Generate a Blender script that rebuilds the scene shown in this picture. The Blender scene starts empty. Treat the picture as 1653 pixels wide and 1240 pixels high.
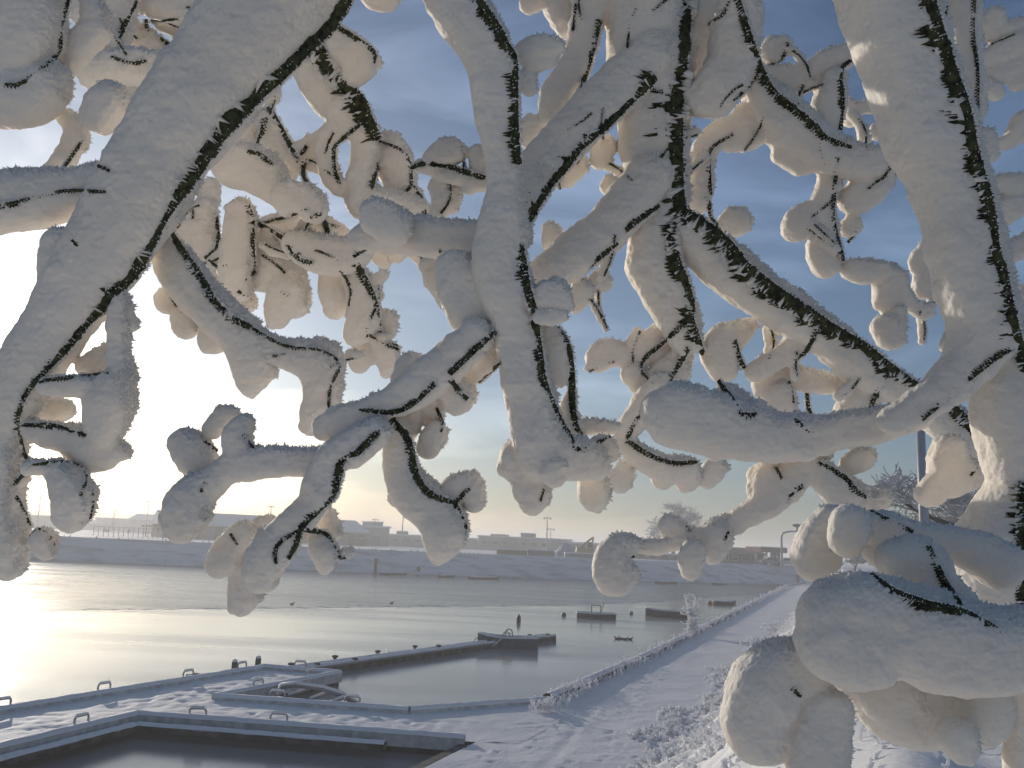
import bpy, bmesh, math, random
import numpy as np
from mathutils import Vector, Matrix, Quaternion

random.seed(7)
RNG = np.random.default_rng(11)
SC = bpy.context.scene
COL = SC.collection

# ------------------------------------------------------------------ camera
FPX, CX, CY = 1431.0, 826.5, 620.0            # focal length and centre for a 1653 x 1240 frame
PITCH, ROLL = math.radians(10.3), math.radians(2.5)
CAM_LOC = Vector((0.0, 0.0, 4.5))
CAM_M = Matrix.Rotation(math.radians(90) + PITCH, 4, 'X') @ Matrix.Rotation(ROLL, 4, 'Z')
cam_data = bpy.data.cameras.new('camera')
cam_data.sensor_width = 36.0
cam_data.lens = 36.0 * FPX / 1653.0
cam_data.clip_start = 0.02
cam_data.clip_end = 9000.0
cam = bpy.data.objects.new('camera', cam_data)
COL.objects.link(cam)
cam.matrix_world = Matrix.Translation(CAM_LOC) @ CAM_M
SC.camera = cam

def ray(px, py):
    return (CAM_M.to_3x3() @ Vector(((px - CX) / FPX, -(py - CY) / FPX, -1.0)))

def at(px, py, d):
    """world point seen at a photo pixel, d metres deep"""
    return CAM_LOC + ray(px, py) * d

def gp(px, py, z=0.0):
    """world point where the sight line meets the level z"""
    r = ray(px, py)
    return CAM_LOC + r * ((z - CAM_LOC.z) / r.z)

# ------------------------------------------------------------------ sky, sun, exposure
SUN_DIR = ray(2, 566).normalized()
SUN_EL = math.asin(SUN_DIR.z)
SUN_AZ = math.atan2(SUN_DIR.x, SUN_DIR.y)
world = bpy.data.worlds.new('World')
SC.world = world
world.use_nodes = True
wn, wl = world.node_tree.nodes, world.node_tree.links
wn.clear()
w_out = wn.new('ShaderNodeOutputWorld')
w_bg = wn.new('ShaderNodeBackground')
w_bg.inputs['Strength'].default_value = 0.115
sky = wn.new('ShaderNodeTexSky')
sky.sky_type = 'NISHITA'
sky.sun_disc = False
sky.sun_elevation = SUN_EL
sky.sun_rotation = SUN_AZ
sky.altitude = 0
sky.air_density = 1.0
sky.dust_density = 1.4
sky.ozone_density = 4.5
w_tc = wn.new('ShaderNodeTexCoord')
w_map = wn.new('ShaderNodeMapping')
w_map.inputs['Rotation'].default_value = (0.3, 0.5, 0.7)
w_map.inputs['Scale'].default_value = (2.2, 5.5, 9.0)
w_noise = wn.new('ShaderNodeTexNoise')
w_noise.inputs['Scale'].default_value = 1.0
w_noise.inputs['Detail'].default_value = 7
w_noise.inputs['Roughness'].default_value = 0.55
w_noise.inputs['Distortion'].default_value = 0.7
w_ramp = wn.new('ShaderNodeValToRGB')
w_ramp.color_ramp.elements[0].position = 0.46
w_ramp.color_ramp.elements[0].color = (0, 0, 0, 1)
w_ramp.color_ramp.elements[1].position = 0.80
w_ramp.color_ramp.elements[1].color = (1, 1, 1, 1)
w_mul = wn.new('ShaderNodeMix'); w_mul.data_type = 'RGBA'; w_mul.blend_type = 'MIX'
w_gain = wn.new('ShaderNodeMix'); w_gain.data_type = 'RGBA'; w_gain.blend_type = 'MULTIPLY'
w_gain.inputs[0].default_value = 1.0
w_gain.inputs[7].default_value = (2.3, 2.05, 1.85, 1)
wl.new(w_tc.outputs['Generated'], w_map.inputs['Vector'])
wl.new(w_map.outputs[0], w_noise.inputs['Vector'])
wl.new(w_noise.outputs['Fac'], w_ramp.inputs['Fac'])
wl.new(w_ramp.outputs['Color'], w_mul.inputs[0])
w_hs = wn.new('ShaderNodeHueSaturation'); w_hs.inputs['Saturation'].default_value = 0.88
wl.new(sky.outputs[0], w_hs.inputs['Color'])
wl.new(w_hs.outputs[0], w_gain.inputs[6])
wl.new(w_hs.outputs[0], w_mul.inputs[6])
wl.new(w_gain.outputs[2], w_mul.inputs[7])
wl.new(w_mul.outputs[2], w_bg.inputs['Color'])
wl.new(w_bg.outputs[0], w_out.inputs['Surface'])

sun_data = bpy.data.lights.new('sun', 'SUN')
sun_data.energy = 3.9
sun_data.angle = math.radians(0.6)
sun_data.color = (1.0, 0.90, 0.77)
sun = bpy.data.objects.new('sun', sun_data)
COL.objects.link(sun)
sun.rotation_euler = SUN_DIR.to_track_quat('Z', 'Y').to_euler()
sun.location = (0, 0, 60)

SC.view_settings.view_transform = 'Standard'
SC.view_settings.look = 'None'
SC.view_settings.gamma = 1.0
SC.view_settings.exposure = -0.36
SC.view_settings.use_curve_mapping = False
SC.render.engine = 'CYCLES'
SC.cycles.use_denoising = True
SC.cycles.max_bounces = 8
SC.cycles.diffuse_bounces = 3
SC.cycles.use_adaptive_sampling = True
SC.cycles.adaptive_threshold = 0.03
SC.cycles.volume_bounces = 1
SC.cycles.sample_clamp_indirect = 6.0

# ------------------------------------------------------------------ materials
MATS = {}
def mat(name, color, rough=0.7, var=0.0, scale=4.0, bump=0.0, bscale=30.0, color2=None, metal=0.0,
        sss=0.0, sss_r=(0.02, 0.017, 0.014), spec=0.4, stretch=(1, 1, 1), lo=0.35, hi=0.65, detail=6.0):
    """plain procedural surface: noise between two tones, noise relief"""
    if name in MATS: return MATS[name]
    m = bpy.data.materials.new(name); m.use_nodes = True
    n, l = m.node_tree.nodes, m.node_tree.links
    b = n['Principled BSDF']
    b.inputs['Roughness'].default_value = rough
    b.inputs['Metallic'].default_value = metal
    b.inputs['Specular IOR Level'].default_value = spec
    tc = n.new('ShaderNodeTexCoord'); mp = n.new('ShaderNodeMapping')
    mp.inputs['Scale'].default_value = stretch
    l.new(tc.outputs['Object'], mp.inputs['Vector'])
    nz = n.new('ShaderNodeTexNoise'); nz.inputs['Scale'].default_value = scale
    nz.inputs['Detail'].default_value = detail
    l.new(mp.outputs[0], nz.inputs['Vector'])
    rp = n.new('ShaderNodeValToRGB')
    c1 = tuple(color); c2 = tuple(color2) if color2 else tuple(max(0, c * (1 - var)) for c in color)
    rp.color_ramp.elements[0].position = lo; rp.color_ramp.elements[0].color = (*c2, 1)
    rp.color_ramp.elements[1].position = hi; rp.color_ramp.elements[1].color = (*c1, 1)
    l.new(nz.outputs['Fac'], rp.inputs['Fac'])
    l.new(rp.outputs['Color'], b.inputs['Base Color'])
    if bump:
        n2 = n.new('ShaderNodeTexNoise'); n2.inputs['Scale'].default_value = bscale
        n2.inputs['Detail'].default_value = 5
        l.new(mp.outputs[0], n2.inputs['Vector'])
        bp = n.new('ShaderNodeBump'); bp.inputs['Strength'].default_value = min(1.0, bump)
        bp.inputs['Distance'].default_value = 0.25 / bscale
        l.new(n2.outputs['Fac'], bp.inputs['Height']); l.new(bp.outputs[0], b.inputs['Normal'])
    if sss:
        b.inputs['Subsurface Weight'].default_value = sss
        b.inputs['Subsurface Radius'].default_value = (1, 0.85, 0.7)
        b.inputs['Subsurface Scale'].default_value = sss_r[0]
    MATS[name] = m
    return m

RIME = mat('rime', (0.89, 0.825, 0.74), 0.75, color2=(0.83, 0.765, 0.68), scale=9, bump=0.3, bscale=260, stretch=(.45, 1, 1), sss=0.3, sss_r=(0.02,), lo=0.3, hi=0.7)
FROST = mat('frost', (0.84, 0.82, 0.79), 0.7, var=0.06, scale=60)
def frost_mat(name, c1, c2, tr):
    m = bpy.data.materials.new(name); m.use_nodes = True; n, l = m.node_tree.nodes, m.node_tree.links; n.clear()
    o = n.new('ShaderNodeOutputMaterial'); mx = n.new('ShaderNodeMixShader'); d = n.new('ShaderNodeBsdfDiffuse'); t = n.new('ShaderNodeBsdfTranslucent')
    nz = n.new('ShaderNodeTexNoise'); nz.inputs['Scale'].default_value = 25; rp = n.new('ShaderNodeValToRGB')
    rp.color_ramp.elements[0].color = (*c1, 1); rp.color_ramp.elements[1].color = (*c2, 1)
    tc = n.new('ShaderNodeTexCoord'); l.new(tc.outputs['Object'], nz.inputs['Vector']); l.new(nz.outputs['Fac'], rp.inputs['Fac'])
    l.new(rp.outputs[0], d.inputs['Color']); l.new(rp.outputs[0], t.inputs['Color']); mx.inputs[0].default_value = tr
    l.new(d.outputs[0], mx.inputs[1]); l.new(t.outputs[0], mx.inputs[2]); l.new(mx.outputs[0], o.inputs['Surface']); return m
FROST = frost_mat('frost', (.89, .845, .785), (.94, .90, .845), .0)
FROSTW = frost_mat('white_frost', (.90, .90, .91), (.96, .96, .97), .5)
BARK = mat('mossy_bark', (0.075, 0.085, 0.035), 0.9, color2=(0.018, 0.016, 0.010), scale=120, bump=1.0, bscale=220, lo=0.35, hi=0.65)
SNOW = mat('snow', (0.89, 0.875, 0.86), 0.75, var=0.05, scale=0.8, bump=0.5, bscale=9.0)
SNOWCAP = mat('snow_cap', (0.89, 0.875, 0.86), 0.75, var=0.06, scale=5, bump=0.4, bscale=40.0)
CONC = mat('wet_concrete', (0.12, 0.115, 0.105), 0.8, color2=(0.035, 0.034, 0.032), scale=3, bump=0.7, bscale=25)
CONC2 = mat('pale_concrete', (0.66, 0.66, 0.65), 0.85, color2=(0.42, 0.42, 0.41), scale=4, bump=0.5, bscale=30)
GREYMETAL = mat('grey_metal', (0.30, 0.31, 0.34), 0.5, var=0.2, scale=6, metal=0.3)
DARKMETAL = mat('dark_metal', (0.06, 0.06, 0.065), 0.55, var=0.3, scale=6, metal=0.4)
POLEMAT = mat('grey_pole_paint', (0.42, 0.42, 0.46), 0.45, var=0.12, scale=2, stretch=(1, 1, 0.1))
TWIG = mat('dark_twig', (0.07, 0.06, 0.05), 0.9, var=0.4, scale=30)

# ------------------------------------------------------------------ mesh helpers
class MB:
    """collects shapes, builds ONE mesh object"""
    def __init__(s): s.v = []; s.f = []
    def add(s, vs, fs):
        o = len(s.v); s.v += [tuple(v) for v in vs]; s.f += [tuple(i + o for i in f) for f in fs]; return s
    def box(s, c, size, rz=0.0, taper=1.0):
        x, y, z = (k / 2 for k in size); ca, sa = math.cos(rz), math.sin(rz)
        vs = []
        for dz, k in ((-z, 1.0), (z, taper)):
            for dx, dy in ((-x, -y), (x, -y), (x, y), (-x, y)):
                dx *= k; dy *= k
                vs.append((c[0] + dx * ca - dy * sa, c[1] + dx * sa + dy * ca, c[2] + dz))
        return s.add(vs, [(3, 2, 1, 0), (4, 5, 6, 7), (0, 1, 5, 4), (1, 2, 6, 5), (2, 3, 7, 6), (3, 0, 4, 7)])
    def beam(s, a, b, w, h, up=0.0):
        """box from a to b (points on the underside centre line), w wide, h high"""
        a, b = Vector(a), Vector(b); d = (b - a); d.normalize()
        n = Vector((-d.y, d.x, 0)).normalized() * (w / 2); u = Vector((0, 0, 1))
        vs = [a - n, a + n, b + n, b - n]; vs = vs + [v + u * h for v in vs]
        return s.add(vs, [(0, 1, 2, 3), (7, 6, 5, 4), (4, 5, 1, 0), (5, 6, 2, 1), (6, 7, 3, 2), (7, 4, 0, 3)])
    def mound(s, a, b, w, h, rise=0.5, n=14, amp=0.012, segs=5):
        """soft rounded snow cap along a beam's top"""
        a, b = Vector(a), Vector(b); d = b - a; L = d.length; d.normalize()
        nrm = Vector((-d.y, d.x, 0)).normalized()
        n = max(4, int(L / 0.25)); n = min(n, 160); o = len(s.v)
        for i in range(n + 1):
            p = a + d * (L * i / n)
            for j in range(segs + 1):
                t = -1 + 2 * j / segs
                hh = h * (max(0, 1 - abs(t) ** 2.6)) ** 0.6 * (1 + random.uniform(-.12, .12)) + random.uniform(-amp, amp) * .4
                q = p + nrm * (t * w / 2 * (1 + random.uniform(-.05, .05)) ) + Vector((0, 0, hh))
                s.v.append(tuple(q))
        for i in range(n):
            for j in range(segs):
                k = o + i * (segs + 1) + j
                s.f.append((k, k + segs + 1, k + segs + 2, k + 1))
        return s
    def tube(s, pts, r, sides=8, cap=True):
        pts = [Vector(p) for p in pts]; n = len(pts)
        rs = r if isinstance(r, (list, tuple)) else [r] * n
        o = len(s.v); prev = None
        for i, p in enumerate(pts):
            t = (pts[min(i + 1, n - 1)] - pts[max(i - 1, 0)])
            if t.length < 1e-9: t = Vector((0, 0, 1))
            t.normalize()
            if prev is None:
                a = Vector((0, 0, 1)) if abs(t.z) < .9 else Vector((1, 0, 0)); x = t.cross(a).normalized()
            else:
                x = (prev - t * prev.dot(t))
                x = x.normalized() if x.length > 1e-6 else t.orthogonal().normalized()
            prev = x; y = t.cross(x)
            for k in range(sides):
                an = 2 * math.pi * k / sides
                s.v.append(tuple(p + (x * math.cos(an) + y * math.sin(an)) * rs[i]))
        for i in range(n - 1):
            for k in range(sides):
                a0 = o + i * sides + k; a1 = o + i * sides + (k + 1) % sides
                s.f.append((a0, a1, a1 + sides, a0 + sides))
        if cap:
            s.f.append(tuple(o + k for k in reversed(range(sides))))
            s.f.append(tuple(o + (n - 1) * sides + k for k in range(sides)))
        return s
    def lathe(s, c, prof, sides=12):
        """prof = (r, z) pairs"""
        o = len(s.v)
        for r, z in prof:
            for k in range(sides):
                an = 2 * math.pi * k / sides
                s.v.append((c[0] + r * math.cos(an), c[1] + r * math.sin(an), c[2] + z))
        for i in range(len(prof) - 1):
            for k in range(sides):
                a0 = o + i * sides + k; a1 = o + i * sides + (k + 1) % sides
                s.f.append((a0, a1, a1 + sides, a0 + sides))
        s.f.append(tuple(o + k for k in reversed(range(sides))))
        s.f.append(tuple(o + (len(prof) - 1) * sides + k for k in range(sides)))
        return s
    def prism(s, poly, z0, z1):
        n = len(poly); o = len(s.v)
        s.v += [(p[0], p[1], z0) for p in poly] + [(p[0], p[1], z1) for p in poly]
        s.f.append(tuple(o + i for i in reversed(range(n)))); s.f.append(tuple(o + n + i for i in range(n)))
        for i in range(n):
            j = (i + 1) % n; s.f.append((o + i, o + j, o + n + j, o + n + i))
        return s
    def build(s, name, m, parent=None, smooth=False):
        me = bpy.data.meshes.new(name); me.from_pydata(s.v, [], s.f)
        bm = bmesh.new(); bm.from_mesh(me); bmesh.ops.recalc_face_normals(bm, faces=bm.faces); bm.to_mesh(me); bm.free()
        return link(name, me, m, parent, smooth)

def link(name, me, m, parent=None, smooth=False):
    me.materials.append(m)
    if smooth: me.polygons.foreach_set('use_smooth', [True] * len(me.polygons))
    o = bpy.data.objects.new(name, me); COL.objects.link(o)
    if parent is not None: adopt(o, parent)
    return o

def wloc(o):
    p = Vector(o.location)
    return p
def adopt(o, parent):
    """child built in world coordinates"""
    o.parent = parent
    L = Matrix.Identity(4); q = parent; mats = []
    while q is not None:
        mats.append(q); q = q.parent
    for q in reversed(mats): L = L @ q.matrix_parent_inverse @ Matrix.Translation(q.location)
    o.matrix_parent_inverse = L.inverted()

def thing(name, loc, label, cat, group=None):
    o = bpy.data.objects.new(name, None); o.empty_display_size = 0.2
    COL.objects.link(o); o.location = loc
    return tag(o, label, cat, group)
def tag(o, label, cat, group=None):
    o['label'] = label; o['category'] = cat
    if group: o['group'] = group
    return o
def structure(o): o['kind'] = 'structure'; return o
def stuff(o): o['kind'] = 'stuff'; return o

def np_mesh(name, V, Q):
    """fast mesh from numpy arrays (quads or tris)"""
    me = bpy.data.meshes.new(name); k = Q.shape[1]
    me.vertices.add(len(V)); me.vertices.foreach_set('co', np.ascontiguousarray(V, np.float32).ravel())
    me.loops.add(Q.size); me.loops.foreach_set('vertex_index', np.ascontiguousarray(Q, np.int32).ravel())
    me.polygons.add(len(Q)); me.polygons.foreach_set('loop_start', np.arange(0, Q.size, k, dtype=np.int32))
    me.update(calc_edges=True)
    return me

def vnoise(P, seed=0):
    """value noise in 3-D, -1..1"""
    P = np.asarray(P, np.float64); I = np.floor(P).astype(np.int64); F = P - I; F = F * F * (3 - 2 * F)
    def h(ix, iy, iz):
        n = (ix * 374761393 + iy * 668265263 + iz * 2147483647 + seed * 1274126177) & 0xffffffff
        n = ((n ^ (n >> 13)) * 1274126177) & 0xffffffff
        n = (n ^ (n >> 16)) & 0xffff
        return n / 32767.5 - 1
    x, y, z = I.T; u, v, w = F.T
    r = 0
    for a in (0, 1):
        for b in (0, 1):
            for c in (0, 1):
                r = r + h(x + a, y + b, z + c) * (u if a else 1 - u) * (v if b else 1 - v) * (w if c else 1 - w)
    return r

def cones(name, P, D, L, R, sides=4):
    """many small tapered crystals: base P, unit direction D, length L, radius R"""
    n = len(P); D = D / np.linalg.norm(D, axis=1, keepdims=True)
    a = np.where(np.abs(D[:, 2:3]) < .9, np.array([[0, 0, 1.]]), np.array([[1., 0, 0]]))
    X = np.cross(D, a); X /= np.linalg.norm(X, axis=1, keepdims=True); Y = np.cross(D, X)
    V = np.empty((n, sides + 1, 3))
    for k in range(sides):
        an = 2 * math.pi * k / sides
        V[:, k] = P + (X * math.cos(an) + Y * math.sin(an)) * R[:, None]
    V[:, sides] = P + D * L[:, None]
    b = (np.arange(n) * (sides + 1))[:, None]
    T = np.concatenate([b + np.array([[k, (k + 1) % sides, sides]]) for k in range(sides)], 0)
    return np_mesh(name, V.reshape(-1, 3), T)
# ------------------------------------------------------------------ the setting: water, ice, snow-covered land
WATER_Z = -0.36
def water_mat(name, base, rough, waves):
    m = bpy.data.materials.new(name); m.use_nodes = True
    n, l = m.node_tree.nodes, m.node_tree.links; b = n['Principled BSDF']
    b.inputs['IOR'].default_value = 1.33
    tc = n.new('ShaderNodeTexCoord')
    prev = None
    for (sx, sy, sc, st, dist) in waves:
        mp = n.new('ShaderNodeMapping'); mp.inputs['Scale'].default_value = (sx, sy, 1)
        mp.inputs['Rotation'].default_value = (0, 0, 0.12)
        l.new(tc.outputs['Object'], mp.inputs['Vector'])
        nz = n.new('ShaderNodeTexNoise'); nz.inputs['Scale'].default_value = sc; nz.inputs['Detail'].default_value = 4
        l.new(mp.outputs[0], nz.inputs['Vector'])
        bp = n.new('ShaderNodeBump'); bp.inputs['Strength'].default_value = st; bp.inputs['Distance'].default_value = dist
        l.new(nz.outputs['Fac'], bp.inputs['Height'])
        if prev: l.new(prev.outputs[0], bp.inputs['Normal'])
        prev = bp
    l.new(prev.outputs[0], b.inputs['Normal'])
    mp = n.new('ShaderNodeMapping'); mp.inputs['Scale'].default_value = (.05, .22, 1); l.new(tc.outputs['Object'], mp.inputs['Vector'])
    nz = n.new('ShaderNodeTexNoise'); nz.inputs['Scale'].default_value = 1; nz.inputs['Detail'].default_value = 6; l.new(mp.outputs[0], nz.inputs['Vector'])
    rp = n.new('ShaderNodeMapRange'); rp.inputs['From Min'].default_value = .35; rp.inputs['From Max'].default_value = .65
    rp.inputs['To Min'].default_value = rough[0]; rp.inputs['To Max'].default_value = rough[1]
    l.new(nz.outputs['Fac'], rp.inputs['Value']); l.new(rp.outputs[0], b.inputs['Roughness'])
    b.inputs['Base Color'].default_value = (*base, 1)
    return m

WATER = water_mat('rippled_water', (0.035, 0.042, 0.04), (.12, .26), ((.35, 1.6, 1.0, .6, .16), (1.0, 4.0, 1.2, .35, .05)))
ICE = water_mat('thin_wet_ice', (0.30, 0.29, 0.27), (.10, .22), ((.10, .5, 1.0, .10, .05), (.5, 1.5, 1.0, .06, .02)))

EXT = 2600.0
mb = MB(); mb.add([(-EXT, -300, WATER_Z), (EXT, -300, WATER_Z), (EXT, EXT, WATER_Z), (-EXT, EXT, WATER_Z)], [(0, 1, 2, 3)])
structure(mb.build('water', WATER))
# thin ice over the near half, its far rim a slightly wavy line
rim = [gp(px, py, WATER_Z) for px, py in ((-500, 992), (0, 989), (200, 985), (400, 983), (700, 980), (900, 978), (1060, 972), (1200, 960))]
mb = MB(); pts = []
for i in range(len(rim) - 1):
    for k in range(12):
        p = rim[i].lerp(rim[i + 1], k / 12); pts.append((p.x, p.y + .25 * math.sin(k * 2.1 + i) + random.uniform(-.12, .12)))
pts.append((rim[-1].x, rim[-1].y))
poly = [(pts[0][0], -40.0)] + pts[::1] + [(60, -40)]
o = len(poly); mb.v = [(x, y, WATER_Z + .012) for x, y in poly]; mb.f = [tuple(range(o))]
structure(mb.build('ice_sheet', ICE))
# drift of brash ice along the rim
mb = MB()
for i in range(len(pts) - 1):
    a, b = Vector((*pts[i], WATER_Z)), Vector((*pts[i + 1], WATER_Z)); n = max(1, int((b - a).length / .35))
    for k in range(n):
        p = a.lerp(b, k / n) + Vector((random.uniform(-.3, .3), random.gauss(0, .9), 0))
        mb.box(p + Vector((0, 0, .012)), (random.uniform(.2, .9), random.uniform(.08, .3), random.uniform(.006, .014)), random.uniform(-.3, .3), .8)
stuff(mb.build('brash_ice', mat('brash_ice', (.55, .56, .56), .5, var=.2, scale=2)))

# ---- near land: path along the basin and the bank the tree grows on. t runs along the path, s across it
PO = Vector((5.7, 27.0, 0)); PU = Vector((.350, .937, 0)).normalized(); PN = Vector((PU.y, -PU.x, 0))
S_EDGE = -3.9
def ts(t, s, z=0.0): return PO + PU * t + PN * s + Vector((0, 0, z))
def inv_ts(p):
    r = Vector((p[0], p[1], 0)) - PO; return r.dot(PU), r.dot(PN)
def bank_z(t, s):
    k = np.clip((s - .1) / 4.6, 0, 1); return 2.95 * (k * k * (3 - 2 * k)) + 0.0 * t
tt = [-60.0]
while tt[-1] < 420: tt.append(tt[-1] + (.09 if -14 < tt[-1] < 8 else max(.09, (tt[-1] + 22) * .012 if tt[-1] > 0 else 1.2 if tt[-1] < -16 else .3)))
ss = list(np.arange(S_EDGE, .6, .08)) + list(np.arange(.6, 6, .16)) + list(np.linspace(6.2, 16, 26)) + [20, 30, 60, 120, 300]
tt, ss = np.array(tt), np.array(ss)
T, S = np.meshgrid(tt, ss, indexing='ij')
Z = bank_z(T, S)
XY = np.stack([PO.x + PU.x * T + PN.x * S, PO.y + PU.y * T + PN.y * S], -1)
P3 = np.stack([XY[..., 0], XY[..., 1], 0 * T], -1).reshape(-1, 3)
Z = Z + (vnoise(P3 * .8, 1) * .022 + vnoise(P3 * 2.7, 2) * .010 + vnoise(P3 * 7.5, 3) * .006).reshape(T.shape) * np.clip((S - S_EDGE) / .5, 0.2, 1)
Z = Z + (vnoise(P3 * 1.4, 5) * .16 + vnoise(P3 * 4., 6) * .07).reshape(T.shape) * np.clip((S + .1) / .8, 0, 1)
# footprints and tyre tracks pressed into the snow
def dent(cx, cy, ang, lx, ly, dep):
    global Z
    i = np.where((np.abs(XY[..., 0] - cx) < .4) & (np.abs(XY[..., 1] - cy) < .4))
    dx, dy = XY[i][:, 0] - cx, XY[i][:, 1] - cy; ca, sa = math.cos(ang), math.sin(ang)
    u, v = (dx * ca + dy * sa) / lx, (-dx * sa + dy * ca) / ly; q = u * u + v * v
    Z[i] += -dep * np.exp(-q * 1.6) + dep * .35 * np.exp(-(np.sqrt(q) - 1.5) ** 2 * 5)
def trail(pxs, gap=.7, dep=.05):
    W = [gp(*p) for p in pxs]
    for a, b in zip(W[:-1], W[1:]):
        n = max(1, int((b - a).length / gap)); ang = math.atan2(b.y - a.y, b.x - a.x)
        for k in range(n):
            p = a.lerp(b, k / n); sd = (.14 if k % 2 else -.14)
            dent(p.x - math.sin(ang) * sd + random.uniform(-.05, .05), p.y + math.cos(ang) * sd + random.uniform(-.05, .05), ang + random.uniform(-.2, .2), .15, .07, dep * random.uniform(.45, .9))
trail([(700, 1180), (800, 1172), (880, 1168), (960, 1178), (1010, 1200), (1060, 1212)], .45, .045)
trail([(780, 1230), (900, 1185), (960, 1120), (1100, 1050), (1200, 985), (1300, 950)], .75)
trail([(900, 1240), (960, 1228), (1050, 1215)], .45, .06)
trail([(760, 1205), (790, 1225), (800, 1245)], .5, .05)
trail([(1000, 1160), (1080, 1080), (1170, 1020)], .8, .04)
trail([(730, 1165), (830, 1150), (900, 1148)], .6, .04)
def track(pxs, half=.0, w=.10, dep=.03):
    """a wheel or sledge line"""
    global Z
    W = [gp(*p) for p in pxs]
    for a, b in zip(W[:-1], W[1:]):
        d = (b - a).to_2d(); L = d.length; d.normalize()
        rx, ry = XY[..., 0] - a.x, XY[..., 1] - a.y; al = rx * d.x + ry * d.y; ac = -rx * d.y + ry * d.x
        m = (al > -.05) & (al < L + .05)
        Z = Z + np.where(m, -dep * np.exp(-(ac / w) ** 2) + dep * .4 * np.exp(-((np.abs(ac) - 2 * w) / w) ** 2), 0)
track([(700, 1172), (800, 1174), (900, 1166), (985, 1180), (1060, 1205), (1100, 1215)], w=.10, dep=.03)
track([(880, 1240), (960, 1140), (1100, 1035), (1250, 962)], w=.12, dep=.012)
nT, nS = T.shape
V = np.stack([XY[..., 0], XY[..., 1], Z], -1).reshape(-1, 3)
ii = (np.arange(nT - 1)[:, None] * nS + np.arange(nS - 1)[None, :]).ravel()
Q = np.stack([ii, ii + nS, ii + nS + 1, ii + 1], 1)[:, ::-1]
structure(link('snowy_path_and_bank', np_mesh('snowy_path_and_bank', V, Q), SNOW, smooth=True)).name = 'path'
def ground_z(x, y):
    t, s = inv_ts((x, y)); return float(bank_z(t, s)) if s > S_EDGE else -1.0

# quay wall under the path's edge
mb = MB(); a, b = ts(-60, S_EDGE - .02, -2.5), ts(420, S_EDGE - .02, -2.5)
mb.beam(a - PN * .15, b - PN * .15, .30, 2.46)
structure(mb.build('quay_wall', CONC))

# ---- far shore: a sloping snow-covered bank and level land behind it
FZ = 2.8
shore = [(-700, 872), (-300, 888), (90, 905), (400, 918), (700, 929), (1000, 938), (1280, 944), (1500, 953), (1800, 965)]
W = [gp(x, y, WATER_Z) for x, y in shore]
W = [Vector((-900, W[0].y - 20, WATER_Z))] + W + [Vector((900, W[-1].y + 60, WATER_Z))]
dense = []
for a, b in zip(W[:-1], W[1:]):
    n = max(2, int((b - a).length / 2.0)); n = min(n, 120)
    dense += [a.lerp(b, k / n) for k in range(n)]
dense.append(W[-1])
prof = [(0, -.6), (0.0, .12), (.7, .35), (1.2, .55), (3.6, 1.75), (4.0, 1.8), (7.0, 3.2), (7.6, 3.3), (9.0, 3.3)]
mb = MB(); m = len(prof)
for i, p in enumerate(dense):
    for j, (u, z) in enumerate(prof):
        k = random.uniform(-.07, .07) if 1 < j < 7 else 0
        mb.v.append((p.x, p.y + u + k * 2, WATER_Z + z + k))
for i in range(len(dense) - 1):
    for j in range(m - 1):
        a = i * m + j; mb.f.append((a, a + m, a + m + 1, a + 1))
structure(mb.build('far_bank', mat('snowy_rough_bank', (.82, .81, .79), .85, color2=(.42, .41, .39), scale=.5, stretch=(.35, 1, 2.2), bump=.8, bscale=2.5, lo=.30, hi=.52, detail=9.0), smooth=True))
mb = MB()
for k in range(1400):
    i = random.randrange(2, len(dense) - 2); p = dense[i].lerp(dense[i + 1], random.random()); u, z = random.choice(((1.0, .5), (3.8, 1.8), (7.4, 3.3), (2.4, 1.15), (7.5, 3.3)))
    if abs(p.x) > 160: continue
    h_ = random.uniform(.08, .34)
    mb.tube([(p.x, p.y + u, WATER_Z + z - .05), (p.x + random.gauss(0, .15), p.y + u, WATER_Z + z + h_)], [random.uniform(.05, .14), .02], 4, False)
stuff(mb.build('bank_tufts', mat('frosted_tuft', (.62, .62, .62), .9, color2=(.32, .31, .29), scale=.7)))
mb = MB(); n = len(dense)
mb.v = [(p.x, p.y + 8.5, FZ - .004) for p in dense] + [(EXT, dense[-1].y, FZ), (EXT, EXT, FZ), (-EXT, EXT, FZ), (-EXT, dense[0].y, FZ)]
mb.f = [tuple(range(len(mb.v)))]
structure(mb.build('far_land', SNOW))

# ------------------------------------------------------------------ jetty: snowy deck, kerbs, grab handles
jetty = thing('concrete_jetty', gp(500, 1150, WATER_Z), 'snow-covered concrete jetty with kerbs and grab handles in the basin', 'jetty')
dk = [(-140, 1176), (0, 1151), (428, 1080), (548, 1090), (346, 1129), (660, 1151), (884, 1134), (930, 1150), (840, 1200), (750, 1197), (220, 1158), (0, 1212), (-140, 1246)]
dW = [gp(x, y, 0.0) for x, y in dk]
c = MB().prism([(p.x, p.y) for p in dW], WATER_Z - .6, -.05); c.build('deck_slab', CONC, jetty)
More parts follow.
